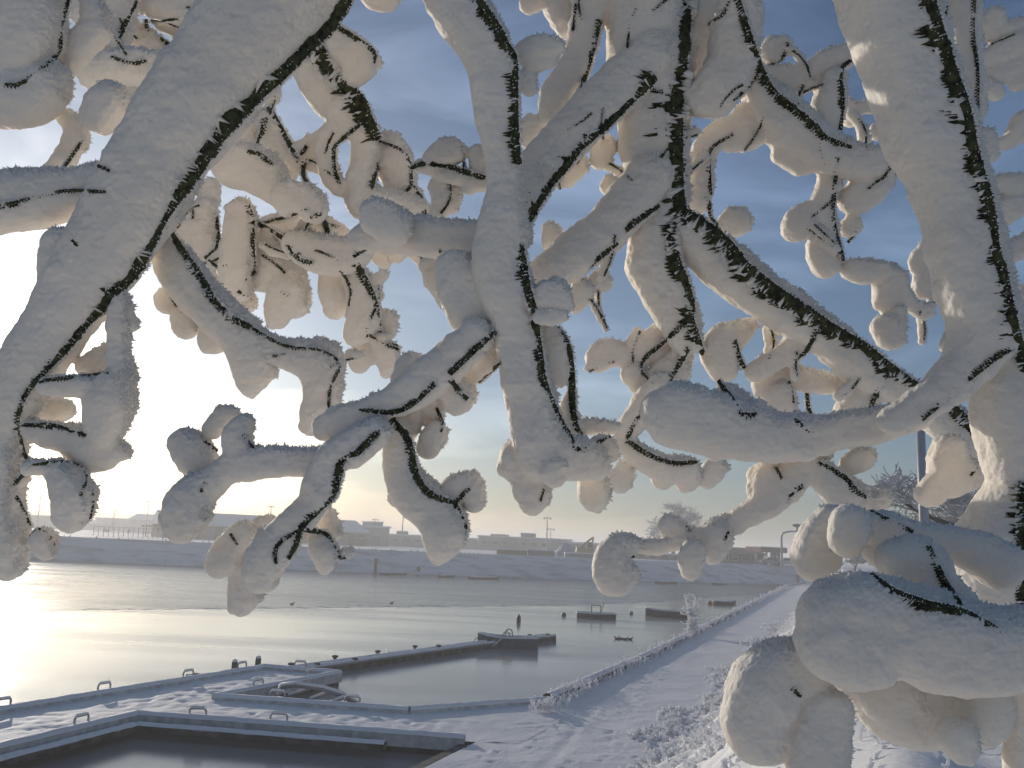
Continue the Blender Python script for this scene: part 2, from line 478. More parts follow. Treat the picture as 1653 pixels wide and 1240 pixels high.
# snow lying on the deck, with trodden marks
def deck_snow():
    poly = [(p.x, p.y) for p in dW]
    xs = np.array([p[0] for p in poly]); ys = np.array([p[1] for p in poly])
    st = .085; X, Y = np.meshgrid(np.arange(xs.min(), xs.max() + st, st), np.arange(ys.min(), ys.max() + st, st), indexing='ij')
    def inside(px, py):
        r = np.zeros(px.shape, bool); j = len(poly) - 1
        for i in range(len(poly)):
            xi, yi = poly[i]; xj, yj = poly[j]
            cnd = ((yi > py) != (yj > py)) & (px < (xj - xi) * (py - yi) / (yj - yi + 1e-12) + xi); r ^= cnd; j = i
        return r
    P = np.stack([X, Y, 0 * X], -1).reshape(-1, 3)
    H = .0 + (vnoise(P * 1.1, 8) * .012 + vnoise(P * 4, 9) * .008).reshape(X.shape)
    rough = np.zeros(X.shape)
    for (px, py, r) in ((330, 1112, 2.2), (290, 1122, 2.0), (370, 1105, 2.2), (420, 1098, 1.6), (240, 1130, 1.6), (340, 1135, 1.6), (560, 1165, 1.6), (640, 1172, 1.6), (70, 1170, 1.3), (450, 1150, 1.5)):
        c = gp(px, py); rough = np.maximum(rough, np.exp(-((X - c.x) ** 2 + (Y - c.y) ** 2) / r ** 2))
    ft = vnoise(P * np.array([4.5, 3.2, 1]), 12).reshape(X.shape)
    H = H - np.clip(ft - .1, 0, 1) * .06 * rough + np.clip(-ft - .3, 0, 1) * .03 * rough
    F = inside(X + st / 2, Y + st / 2); n2 = X.shape[1]
    ii = np.argwhere(F[:-1, :-1]); a = ii[:, 0] * n2 + ii[:, 1]
    Qd = np.stack([a, a + n2, a + n2 + 1, a + 1], 1)
    Vd = np.stack([X, Y, H], -1).reshape(-1, 3); used = np.unique(Qd); re = np.zeros(len(Vd), int); re[used] = np.arange(len(used))
    o = link('snow_cover', np_mesh('snow_cover', Vd[used], re[Qd]), SNOW, jetty, smooth=True); o['label'] = 'trodden snow lying on the deck'
deck_snow()
kerb_lines = [[(-140, 1176), (0, 1151), (428, 1080)], [(428, 1080), (548, 1090)], [(548, 1090), (346, 1129)], [(346, 1129), (660, 1151)], [(660, 1151), (884, 1134)],
              [(750, 1197), (220, 1158)], [(220, 1158), (0, 1212), (-140, 1246)]]
for ln in kerb_lines:
    for (a, b) in zip(ln[:-1], ln[1:]):
        A, B = gp(*a), gp(*b); A.z = B.z = -.2
        k = MB().beam(A, B, .22, .30).build('kerb', CONC2, jetty)
        MB().mound(A + Vector((0, 0, .285)), B + Vector((0, 0, .285)), .27, .085).build('snow_cap', SNOWCAP, k, smooth=True)
# timber fender ledge below the near kerbs, snow on it
for (a, b) in (((-140, 1262), (0, 1228)), ((0, 1228), (218, 1172)), ((222, 1172), (622, 1203))):
    A, B = gp(a[0], a[1] - 2, -.06), gp(b[0], b[1] - 2, -.06); A.z = B.z = -.19
    f = MB().beam(A, B, .3, .14).build('fender_beam', CONC, jetty)
    MB().mound(A + Vector((0, 0, .13)), B + Vector((0, 0, .13)), .3, .07).build('snow_cap', SNOWCAP, f, smooth=True)
def handle(px, py, ang, w=.42, h=.17):
    p = gp(px, py); p.z = .11; d = Vector((math.cos(ang), math.sin(ang), 0)); hz = Vector((0, 0, h))
    pts = [p - d * w * .5, p - d * w * .5 + hz * .7, p - d * w * .38 + hz, p + d * w * .38 + hz, p + d * w * .5 + hz * .7, p + d * w * .5]
    o = MB().tube(pts, .027, 8).build('grab_handle', GREYMETAL, jetty, smooth=True)
    MB().tube([x + Vector((0, 0, .028)) for x in pts[1:5]], [.016, .030, .030, .016], 8).build('snow_cap', SNOWCAP, o, smooth=True)
def kang(a, b): A, B = gp(*a), gp(*b); return math.atan2(B.y - A.y, B.x - A.x)
for (x, y, k) in ((3, 1148, 0), (167, 1120, 0), (303, 1098, 0), (390, 1084, 0), (484, 1082, 1), (500, 1096, 2), (416, 1114, 2), (447, 1133, 3), (568, 1142, 3), (449, 1172, 5), (318, 1163, 5), (130, 1176, 6)):
    handle(x, y, kang(kerb_lines[k][0], kerb_lines[k][-1]))
for (x, y) in ((378, 1083), (416, 1077)):
    p = gp(x, y); o = MB().lathe((p.x, p.y, -.3), [(.10, 0), (.10, .56), (.08, .60), (.04, .62)], 12).build('bollard_post', DARKMETAL, jetty, smooth=False)
    MB().lathe((p.x, p.y, .30), [(.095, 0), (.08, .05), (.03, .08)], 12).build('snow_cap', SNOWCAP, o, smooth=True)

# frosted tubular ladder frame lying half sunk in the angle of the jetty
fr = thing('rail_frame', gp(505, 1130, WATER_Z), 'frost-covered curved tubular rail frame lying beside the jetty spur', 'railing')
A = [gp(447, 1124, -.25), gp(450, 1109, .0), gp(480, 1106, .25), gp(520, 1112, .22), gp(552, 1122, .05), gp(578, 1138, -.3)]
B = [gp(440, 1129, -.1), gp(470, 1132, .0), gp(510, 1136, -.1), gp(548, 1142, -.35)]
for nm, pts, r in (('curved_rail', A, .075), ('lower_rail', B, .06)):
    o = MB().tube(pts, r, 10).build(nm, GREYMETAL, fr, smooth=True)
    MB().tube([p + Vector((0, 0, r * .7)) for p in pts], r * .85, 10).build('snow_cap', SNOWCAP, o, smooth=True)
for (a, b) in (((465, 1124), (500, 1112)), ((500, 1130), (530, 1118)), ((530, 1137), (556, 1126)), ((447, 1124), (452, 1108))):
    pts = [gp(*a, -.12), gp(*b, .08)]
    o = MB().tube(pts, .05, 8).build('crossbar', GREYMETAL, fr, smooth=True)
    MB().tube([p + Vector((0, 0, .04)) for p in pts], .045, 8).build('snow_cap', SNOWCAP, o, smooth=True)

# floating boom with small mooring cleats
boom = thing('floating_boom', gp(600, 1062, WATER_Z), 'long narrow floating mooring boom carrying snow, stretching from the jetty', 'boom')
bl = [gp(x, y, 0) for x, y in ((306, 1090), (420, 1083), (545, 1066), (770, 1036), (890, 1023))]
for a, b in zip(bl[:-1], bl[1:]):
    a, b = a.copy(), b.copy(); a.z = b.z = WATER_Z - .2
    f = MB().beam(a, b, .62, .42).build('float', CONC, boom)
    dn = Vector((-(b - a).y, (b - a).x, 0)).normalized()
    for sd in (-.22, .22):
        q0, q1 = a + dn * sd + Vector((0, 0, .42)), b + dn * sd + Vector((0, 0, .42))
        r = MB().beam(q0, q1, .16, .08).build('edge_rail', GREYMETAL, boom)
        MB().mound(q0 + Vector((0, 0, .07)), q1 + Vector((0, 0, .07)), .2, .07).build('snow_cap', SNOWCAP, r, smooth=True)
    MB().mound(a + Vector((0, 0, .415)), b + Vector((0, 0, .415)), .4, .05).build('snow_cover', SNOWCAP, boom, smooth=True)
for (x, y) in ((316, 1083), (390, 1076), (470, 1066), (541, 1054), (610, 1046), (670, 1038), (573, 1058), (512, 1066), (708, 1037), (855, 1020), (884, 1019)):
    p = gp(x, y + 4, .05); p.z = WATER_Z + .26
    o = MB().lathe(p, [(.07, 0), (.07, .07), (.12, .08), (.12, .14), (.05, .16)], 10).build('cleat', DARKMETAL, boom)
for (x, y) in ((623, 1048), (672, 1046), (735, 1040)):   # hanging mooring lines, frosted
    p = gp(x, y, -.2); q = p + Vector((.7, -.9, -.22))
    MB().tube([p, p.lerp(q, .4) + Vector((0, -.1, -.02)), q], .035, 6).build('mooring_line', FROST, boom, smooth=True)

# ------------------------------------------------------------------ boats
def boat(name, label, c, length, beam, height, ang, hull_m, in_m, group, pointed=True, fit=None):
    root = thing(name, c, label, 'boat', group)
    n, sides = 15, 9; mbv = []; ca, sa = math.cos(ang), math.sin(ang)
    def loc(u, v, z): return Vector((c.x + u * ca - v * sa, c.y + u * sa + v * ca, c.z + z))
    def half(u):
        e = (u + 1) / 2
        return beam / 2 * (min(1, .72 + .5 * e) if u < .1 else (1 - ((u - .1) / .9) ** 2.2 * (1.0 if pointed else .12))) if pointed else beam / 2 * (1 - .1 * abs(u) ** 3)
    def sheer(u): return height * (1 + (.28 * max(0, u) ** 2 if pointed else .0) + .06 * u * u)
    hull = MB(); inner = MB()
    for grid, sc, zf in ((hull, 1.0, -.25), (inner, .90, .10)):
        for i in range(n):
            u = -1 + 2 * i / (n - 1); h = max(.015, half(u) * sc); top = sheer(u)
            for j in range(sides):
                a = -1 + 2 * j / (sides - 1); v = h * math.copysign(abs(a) ** .75, a) if a else 0
                z = zf * height + (top - zf * height) * abs(a) ** 2.6
                grid.v.append(tuple(loc(u * length / 2 * (.985 if sc < 1 else 1), v, z)))
        for i in range(n - 1):
            for j in range(sides - 1):
                k = i * sides + j; grid.f.append((k, k + sides, k + sides + 1, k + 1))
        grid.f.append(tuple(range(sides)))
        grid.f.append(tuple((n - 1) * sides + j for j in range(sides)))
    hull.build('hull', hull_m, root, smooth=True)
    inner.build('inner_lining', in_m, root, smooth=True)
    for s in (-1, 1):
        pts = []
        for i in range(n):
            u = -1 + 2 * i / (n - 1); pts.append(loc(u * length / 2, s * half(u) * .96, sheer(u) + .01))
        g = MB().tube(pts, .045, 6).build('gunwale', hull_m, root, smooth=True)
        MB().tube([p + Vector((0, 0, .04)) for p in pts], .055, 6).build('snow_cap', SNOWCAP, g, smooth=True)
    tr = MB(); u = -1
    tr.tube([loc(-length / 2, -half(-1) * .96, sheer(-1) + .01), loc(-length / 2, half(-1) * .96, sheer(-1) + .01)], .045, 6)
    tr.build('transom_rail', hull_m, root)
    for u in (-.55, .05, .5):
        b = MB().box((0, 0, 0), (.24, half(u) * 1.8, .04)); b.v = [tuple(loc(u * length / 2 + x, y, height * .66 + z)) for x, y, z in b.v]
        t = b.build('thwart', in_m, root)
        b = MB().box((0, 0, 0), (.23, half(u) * 1.7, .07), 0, .85); b.v = [tuple(loc(u * length / 2 + x, y, height * .66 + .056 + z)) for x, y, z in b.v]
        b.build('snow_cap', SNOWCAP, t)
    fl = MB(); k = 0
    prev = None
    for i in range(n):
        u = -.94 + 1.8 * i / (n - 1); h = half(u) * .78
        fl.v += [tuple(loc(u * length / 2, -h, height * .42)), tuple(loc(u * length / 2, 0, height * .48 + random.uniform(0, .03))), tuple(loc(u * length / 2, h, height * .42))]
        if i: fl.f += [(3 * i - 3, 3 * i, 3 * i + 1, 3 * i - 2), (3 * i - 2, 3 * i + 1, 3 * i + 2, 3 * i - 1)]
    fl.build('snow_filling', SNOWCAP, root, smooth=True)
    if fit: fit(root, loc, height)
    return root
BLUE = mat('boat_blue_grey', (.12, .17, .21), .5, color2=(.08, .11, .14), scale=3)
BLUE2 = mat('boat_slate', (.06, .085, .12), .5, color2=(.04, .055, .08), scale=3)
INB = mat('boat_inside', (.10, .11, .12), .7, var=.3, scale=4)
def fit_wheel(root, loc, h):
    pts = [loc(-.05 + .18 * math.cos(a), -.1, h * 1.02 + .2 + .2 * math.sin(a)) for a in [k * math.pi / 9 for k in range(19)]]
    MB().tube(pts, .028, 6, False).build('wheel_ring', GREYMETAL, root, smooth=True)
    for k in range(3):
        a = k * math.pi / 3; MB().tube([loc(-.05 + .18 * math.cos(a), -.1, h * 1.02 + .2 + .2 * math.sin(a)), loc(-.05 - .18 * math.cos(a), -.1, h * 1.02 + .2 - .2 * math.sin(a))], .018, 5).build('spoke', GREYMETAL, root)
    MB().tube([loc(.25, .1, h), loc(.2, .1, h + .26), loc(.05, .1, h + .3)], .03, 6).build('tiller', GREYMETAL, root, smooth=True)
def fit_rail(root, loc, h):
    for k, u in enumerate((-.35, .3)):
        MB().tube([loc(u, -.2, h), loc(u, -.2, h + .62)], .035, 6).build('rail_post', DARKMETAL, root)
    MB().tube([loc(-.35, -.2, h + .62), loc(.3, -.2, h + .6)], .035, 6).build('top_rail', DARKMETAL, root)
    MB().tube([loc(.3, -.2, h), loc(.5, -.2, h + .75)], .03, 6).build('rail_post', DARKMETAL, root)
g = 'small boats moored in the basin'
b1 = gp(819, 1046, WATER_Z); b2 = gp(962, 998, WATER_Z); b3 = gp(1078, 996, WATER_Z); b4 = gp(1170, 977, WATER_Z)
boat('rowing_boat', 'blue-grey dinghy with a frosted wheel ring, tied to the floating boom', b1, 2.9, 1.15, .46, math.pi + .05, BLUE, INB, g, True, fit_wheel)
boat('work_punt', 'flat slate punt with a dark upright rail, moored in open water', b2, 2.75, 1.2, .30, .03, BLUE2, INB, g, False, fit_rail)
boat('rowing_boat', 'dark boat with a raised bow behind the frosted quayside shrub', b3, 3.4, 1.3, .42, math.pi - .08, BLUE2, INB, g, True)
boat('rowing_boat', 'small dark dinghy farthest along the quay beside the red buoy', b4, 2.3, 1.0, .33, .2, BLUE2, INB, g, True)
p0 = b1 + Vector((-1.4, .2, .5)); p1 = gp(700, 1046, -.2)
tag(MB().tube([p0, p0.lerp(p1, .25) + Vector((0, -.7, -.35)), p0.lerp(p1, .6) + Vector((0, -.8, -.42)), p1], .03, 6).build('mooring_rope', FROST, smooth=True), 'frosted rope running from the dinghy to the floating boom', 'rope')
tag(MB().tube([b1 + Vector((-.3, -.6, .5)), b1 + Vector((-.55, -.75, .25)), b1 + Vector((-.9, -.8, .03))], .025, 6).build('mooring_rope', FROST, smooth=True), 'short frosted rope hanging down the side of the dinghy', 'rope')

# buoys, floats and ducks on the water
def buoy(px, py, r, h, m, label):
    p = gp(px, py, WATER_Z)
    o = MB().lathe(p, [(r * .5, -.1), (r, 0), (r, h * .6), (r * .6, h * .9), (r * .2, h)], 12).build('buoy', m, smooth=True)
    tag(o, label, 'buoy', 'buoys on the water')
    MB().lathe(p + Vector((0, 0, h * .92)), [(r * .7, -h * .14), (r * .5, .03), (r * .1, .06)], 10).build('snow_cap', SNOWCAP, o, smooth=True)
BLK = mat('black_plastic', (.025, .025, .028), .5, var=.3); RED = mat('red_plastic', (.38, .05, .045), .5, var=.2)
buoy(837, 1005, .14, .5, BLK, 'dark upright buoy behind the end of the boom')
buoy(910, 995, .17, .26, BLK, 'small black ball buoy left of the flat punt')
buoy(1019, 992, .15, .22, BLK, 'small black ball buoy between the punt and the raised-bow boat')
buoy(1146, 976, .26, .36, RED, 'red buoy floating beside the farthest dinghy')
def duck(px, py, ang, i):
    p = gp(px, py, WATER_Z); ca, sa = math.cos(ang), math.sin(ang)
    def q(u, z): return (p.x + u * ca, p.y + u * sa, p.z + z)
    q0 = q; q = lambda u, z: tuple(p + (Vector(q0(u, z)) - p) * .62)
    o = MB().tube([q(-.24, .12), q(-.17, .07), q(0, .06), q(.13, .08), q(.19, .16), q(.22, .24), q(.27, .25), q(.33, .23)], [.01, .037, .062, .053, .028, .026, .028, .008], 8).build('duck', BLK, smooth=True)
    tag(o, ['duck leading the small group on the calm water', 'duck swimming alone in front of the group of four', 'duck in the middle of the swimming group', 'duck at the back of the swimming group', 'lone duck beyond the ice rim near the far water', 'lone duck on the far rippled water left of the hanging twigs'][i], 'duck', 'ducks on the water')
for i, (x, y, a) in enumerate(((1003, 1032, 3.0), (996, 1032, 3.2), (1009, 1033, .2), (1017, 1033, .1), (632, 974, 0), (471, 976, .4))): duck(x, y, a, i)

# ------------------------------------------------------------------ quay kerb with frosted weeds, shrub
kerb = MB(); pts = [gp(884, 1134), ts(12, S_EDGE + .1), ts(60, S_EDGE + .1), gp(1270, 946), gp(1320, 938)]
quay = thing('quay_kerb', pts[0], 'low concrete kerb edging the snowy path, overgrown with frosted weeds', 'kerb')
for a, b in zip(pts[:-1], pts[1:]):
    a, b = a.copy(), b.copy(); a.z = b.z = -.1
    k = MB().beam(a, b, .3, .28).build('kerb_stone', CONC, quay)
    MB().mound(a + Vector((0, 0, .26)), b + Vector((0, 0, .26)), .34, .10).build('snow_cap', SNOWCAP, k, smooth=True)

def sprig(mb, p, h, n=5, thick=.012, lean=(0, 0)):
    """one frosted stem with short side twigs"""
    d = Vector((random.gauss(lean[0], .3), random.gauss(lean[1], .3), 1)).normalized(); q = p + d * h * .55; e = q + (d + Vector((random.gauss(0, .35), random.gauss(0, .35), -.1))) * h * .45
    mb.tube([p, q, e], [thick, thick * 1.1, thick * .5], 4, False)
    for k in range(n):
        t = random.uniform(.25, 1); a = p.lerp(q, t * 1.6) if t < .6 else q.lerp(e, (t - .6) * 2.5)
        b = a + Vector((random.gauss(0, 1), random.gauss(0, 1), random.uniform(-.1, .9))).normalized() * h * random.uniform(.15, .38)
        mb.tube([a, b], [thick * .9, thick * .7], 3, False)
mb = MB()
for k in range(2000):
    t = -2.8 + (random.random() ** 1.7) * 120; s = S_EDGE + random.gauss(.12, .22)
    clump = .5 + .5 * math.sin(t * 1.3) * math.sin(t * .37 + 1)
    if random.random() > .35 + .6 * clump: continue
    sprig(mb, ts(t, s, .05), random.uniform(.10, .32) * (.6 + .7 * clump), 4, .017 + .0004 * max(0, t))
o = stuff(mb.build('frosted_weeds', FROSTW)); o['label'] = 'frosted weeds along the kerb'
mb = MB()
def tuft(mb, p, h, n, thick):
    """a low clump of stubby frost-coated shoots"""
    for k in range(n):
        q = p + Vector((random.gauss(0, h * .35), random.gauss(0, h * .35), -.02)); d = Vector((random.gauss(0, .55), random.gauss(0, .55), 1)).normalized(); L = h * random.uniform(.4, 1)
        e = q + d * L; f = e + (d + Vector((random.gauss(0, .5), random.gauss(0, .5), -.5))) * L * .35
        mb.tube([q, e, f], [thick * .8, thick * random.uniform(1, 1.5), thick * .5], 5, False)
for k in range(2400):
    t = random.uniform(-16, 42) if k % 3 else random.uniform(-16, 10); s = abs(random.gauss(.7, 1.3)) - .35 + .45 * math.sin(t * .5) + .25 * math.sin(t * 1.7)
    if s > 4.2: continue
    p = ts(t, s); p.z = float(bank_z(t, s))
    tuft(mb, p, random.uniform(.07, .19), 4, .030)
stuff(mb.build('bank_weeds', FROSTW))
mb = MB()
for k in range(1500):   # short frosted turf on the bank below the tree
    t = random.uniform(-25, -2); s = random.uniform(3, 11); p = ts(t, s); p.z = float(bank_z(t, s))
    if p.y < 4: continue
    sprig(mb, p, random.uniform(.08, .2), 3, .014)
stuff(mb.build('frosted_turf', FROSTW))

def frosted_plant(name, label, cat, base, h, spread, depth, m_trunk, m_crown, r0, nb=4, seed=1, group=None, up=.6, lvl=4, thick_end=.02):
    """branching plant: dark trunk, pale frosted twigs"""
    rnd = random.Random(seed); root = thing(name, base, label, cat, group)
    tr, cr = MB(), MB()
    def grow(p, d, L, r, lv):
        n = 3; pts = [p]; q = p; dd = d.copy()
        for k in range(n):
            dd = (dd + Vector((rnd.gauss(0, .16), rnd.gauss(0, .16), rnd.gauss(.05, .1)))).normalized(); q = q + dd * (L / n); pts.append(q)
        rs = [r, r * .88, r * .74, r * .6]
        (tr if lv < 2 else cr).tube(pts, [max(thick_end, x) for x in rs], 6 if lv < 2 else 3, False)
        if lv >= lvl: return
        for k in range(nb + (1 if lv else 0)):
            t = rnd.uniform(.35, 1.0); i = min(n - 1, int(t * n)); a = pts[i].lerp(pts[i + 1], t * n - i)
            side = Vector((rnd.gauss(0, 1), rnd.gauss(0, 1), rnd.gauss(0, .35))).normalized()
            grow(a, (dd * up + side * spread).normalized(), L * rnd.uniform(.5, .72), r * .5, lv + 1)
    grow(Vector(base), Vector((0, 0, 1)), h * .42, r0, 0)
    tr.build('trunk', m_trunk, root, smooth=True); cr.build('crown', m_crown, root)
    return root
DIMFROST = mat('frosted_twig', (.68, .69, .71), .8, color2=(.40, .39, .39), scale=1.5)
sp = ts(inv_ts(gp(1112, 1026))[0], S_EDGE + .12, .05)
shrub = thing('frosted_shrub', sp, 'small bare shrub white with frost, standing up from the kerb', 'shrub')
mb = MB()
for k in range(9):
    a = random.uniform(0, 6.28); d = Vector((math.cos(a) * .5, math.sin(a) * .5, 1)).normalized(); L = random.uniform(.9, 2.3)
    p = sp.copy(); pts = [p]; 
    for j in range(4): d = (d + Vector((random.gauss(0, .1), random.gauss(0, .1), .05))).normalized(); p = p + d * L / 4; pts.append(p)
    mb.tube(pts, [.035, .04, .042, .04, .03], 5, False)
    for j in range(10):
        t = random.uniform(.3, 4); i = min(3, int(t)); a0 = pts[i].lerp(pts[i + 1], t - i)
        dd = Vector((random.gauss(0, 1), random.gauss(0, 1), random.uniform(.2, 1.2))).normalized(); e = a0 + dd * random.uniform(.18, .5)
        mb.tube([a0, e], [.032, .035], 4, False)
        for q in range(3): mb.tube([a0.lerp(e, random.uniform(.4, 1)), a0.lerp(e, random.uniform(.5, 1)) + Vector((random.gauss(0, .1), random.gauss(0, .1), random.uniform(.02, .15)))], [.026, .028], 3, False)
mb.build('stems', FROSTW, shrub)

# ------------------------------------------------------------------ far shore: buildings, machines, lamps, trees
def mz(px, py, d): return at(px, py, d).z
def wallpts(x0, x1, d0, d1): return at(x0, 870, d0), at(x1, 870, d1)
class Hall:
    """building whose front runs from A to B (ground plan), going `deep` metres back"""
    def __init__(s, name, label, x0, x1, d0, d1, deep, cat='building', group='buildings across the basin', base=None):
        s.A, s.B = wallpts(x0, x1, d0, d1); s.z = FZ - .1 if base is None else base; s.A.z = s.B.z = s.z
        s.u = (s.B - s.A); s.L = s.u.length; s.u.normalize(); s.n = Vector((-s.u.y, s.u.x, 0)); s.deep = deep
        s.root = thing(name, (s.A + s.B) / 2, label, cat, group)
    def P(s, u, v, z): return s.A + s.u * u + s.n * v + Vector((0, 0, z))
    def block(s, name, m, u0, u1, v0, v1, z0, z1, parent=None):
        mb = MB(); vs = [s.P(u, v, z) for z in (z0, z1) for (u, v) in ((u0, v0), (u1, v0), (u1, v1), (u0, v1))]
        mb.add(vs, [(3, 2, 1, 0), (4, 5, 6, 7), (0, 1, 5, 4), (1, 2, 6, 5), (2, 3, 7, 6), (3, 0, 4, 7)])
        return mb.build(name, m, parent or s.root)
    def gable(s, m, h, rise, over=.5, name='roof'):
        mb = MB(); L, D = s.L, s.deep; o = over
        vs = [s.P(-o, -o, h), s.P(L + o, -o, h), s.P(L + o, D + o, h), s.P(-o, D + o, h), s.P(-o, D / 2, h + rise), s.P(L + o, D / 2, h + rise),
              s.P(-o, -o, h - .35), s.P(L + o, -o, h - .35), s.P(L + o, D + o, h - .35), s.P(-o, D + o, h - .35)]
        mb.add(vs, [(0, 1, 5, 4), (2, 3, 4, 5), (0, 4, 3), (1, 2, 5), (6, 7, 1, 0), (7, 8, 2, 1), (8, 9, 3, 2), (9, 6, 0, 3), (9, 8, 7, 6)])
        return mb.build(name, m, s.root)
def wall_m(n, c): return mat('wall_' + n, c, .8, var=.18, scale=.35, stretch=(1, 1, .3), bump=.3, bscale=3)
OLIVE = wall_m('olive', (.10, .10, .075)); PALE = wall_m('pale', (.36, .36, .34)); GREYW = wall_m('grey', (.17, .175, .175)); BRICK = wall_m('brick', (.22, .10, .08))
DARKW = wall_m('dark', (.07, .075, .08)); CREAM = wall_m('cream', (.42, .38, .32)); GLASSD = mat('dark_window', (.04, .045, .05), .15, spec=.6)
DOORM = mat('door_grey', (.20, .21, .21), .6, var=.2)
# long warehouse
w = Hall('warehouse', 'long low warehouse with a snow-covered pitched roof and olive walls', 262, 592, 196, 218, 22)
hh = mz(330, 846, 200) - w.z; rise = mz(330, 827, 208) - w.z - hh
w.block('wall', OLIVE, 0, w.L, 0, w.deep, 0, hh); w.gable(SNOW, hh, rise)
k = 0
for u in np.arange(2.5, w.L - 3, 5.2):
    if k % 3 == 1:
        d_ = w.block('sliding_door', DOORM, u, u + 3.4, -.12, .05, 0, hh * .78); w.block('door_rail', DARKMETAL, u - .3, u + 3.7, -.22, -.13, hh * .78, hh * .82, d_)
    else:
        f_ = w.block('window', CONC2, u, u + 2.6, -.08, .05, hh * .52, hh * .8); w.block('pane', GLASSD, u + .15, u + 2.45, -.11, -.081, hh * .55, hh * .77, f_)
    k += 1
w.block('gutter', CONC2, -.5, w.L + .5, -.72, -.52, hh - .45, hh - .2)
w2 = Hall('storage_hall', 'pale two-stepped storage hall adjoining the right end of the warehouse', 594, 628, 232, 236, 16)
h2 = mz(610, 852, 233) - w2.z; w2.block('wall', CREAM, 0, w2.L, 0, 16, 0, h2); w2.block('roof_snow', SNOW, -.3, w2.L + .3, -.3, 16.3, h2, h2 + .5)
hb = mz(618, 844, 238) - w2.z; bx = w2.block('roof_box', PALE, w2.L * .5, w2.L * .95, 3, 9, h2 + .5, hb); w2.block('roof_snow', SNOW, w2.L * .48, w2.L * .97, 2.8, 9.2, hb, hb + .25, bx)
w2.block('door', DOORM, 1.2, 3.6, -.1, .05, 0, 2.6)
# row of flat-roofed sheds
sheds = [(628, 702, 864, 250, 252, 'flat-roofed shed with a small roof box next to the storage hall', (640, 659, 858)), (704, 770, 868, 262, 262, 'low shed behind the hanging twig left of centre', None),
         (772, 834, 866, 255, 253, 'long white flat shed with a raised roof strip', (790, 816, 863)), (836, 900, 869, 250, 246, 'white flat shed with a square roof hut at its left end', (835, 854, 861)), (900, 960, 876, 250, 245, 'low pale shed behind the blue tarpaulin heaps', None)]
for (x0, x1, yt, d0, d1, lab, bx) in sheds:
    h = Hall('flat_shed', lab, x0, x1, d0, d1, 14); z1 = mz((x0 + x1) / 2, yt + 1.5, (d0 + d1) / 2) - h.z
    h.block('wall', PALE, 0, h.L, 0, 14, 0, z1); h.block('roof_snow', SNOW, -.3, h.L + .3, -.4, 14.3, z1, z1 + .4)
    for u in np.arange(1.0, h.L - 2, 3.1):
        f_ = h.block('window', CONC2, u, u + 1.7, -.07, .05, z1 * .45, z1 * .75); h.block('pane', GLASSD, u + .1, u + 1.6, -.1, -.071, z1 * .48, z1 * .72, f_)
    if bx:
        ua = (at(bx[0], 870, d0) - h.A).dot(h.u); ub = (at(bx[1], 870, d0) - h.A).dot(h.u); zt = mz(bx[0], bx[2], d0) - h.z
        q = h.block('roof_box', GREYW, max(.1, ua), min(h.L - .1, ub), 2, 7, z1 + .4, zt); h.block('roof_snow', SNOW, max(0, ua) , min(h.L, ub), 1.9, 7.1, zt, zt + .25, q)
# hazy skyline at far left
for (x0, x1, yt, d, lab, roof) in ((40, 104, 832, 430, 'hazy broad block on the skyline at far left', 0), (104, 150, 838, 470, 'low hazy house row left of the flat skyline block', 1), (150, 206, 836, 480, 'flat hazy block in the middle of the left skyline', 0),
                                   (206, 250, 829, 440, 'tallest hazy building on the left skyline with a curved top', 1), (-60, 36, 836, 450, 'hazy building cut by the left frame edge', 0)):
    h = Hall('skyline_building', lab, x0, x1, d, d, 18, group='buildings on the far skyline'); z1 = mz((x0 + x1) / 2, yt, d) - h.z
    if roof: h.block('wall', GREYW, 0, h.L, 0, 18, 0, z1 * .72); h.gable(SNOW, z1 * .72, z1 * .28)
    else: h.block('wall', GREYW, 0, h.L, 0, 18, 0, z1 - .5); h.block('roof_snow', SNOW, -.3, h.L + .3, -.3, 18.3, z1 - .5, z1)
    n_ = 0
    for u in np.arange(1.5, h.L - 2, 3.6):
        for zf in (.2, .45):
            h.block('window', GLASSD, u, u + 1.5, -.06, .05, z1 * zf, z1 * (zf + .14))
# container, cabin, tarpaulin heaps
def container(label, x0, x1, yt, d, m, deep=2.5, name='container'):
    h = Hall(name, label, x0, x1, d, d, deep, name.replace('_', ' '), 'containers and cabins on the far quay'); z1 = mz((x0 + x1) / 2, yt, d) - h.z
    h.block('body', m, 0, h.L, 0, deep, 0, z1)
    for u in np.arange(.3, h.L - .2, .55): h.block('rib', m, u, u + .22, -.07, .02, .15, z1 - .15)
    h.block('roof_snow', SNOW, -.05, h.L + .05, -.1, deep + .1, z1, z1 + .2); return h
container('olive-brown shipping container on the far quay', 803, 852, 888, 160, wall_m('container', (.20, .18, .11)))
container('grey-brown box container right of the olive one', 853, 896, 889, 161, wall_m('container2', (.25, .24, .22)))
container('white site cabin in front of the excavator', 913, 958, 894, 163, PALE, 3, 'site_cabin')
container('grey cabin by the small storage hut across the basin', 1250, 1259, 893, 176, DARKW, 3, 'site_cabin')
TARP = mat('blue_tarpaulin', (.30, .36, .45), .6, var=.2, scale=.6)
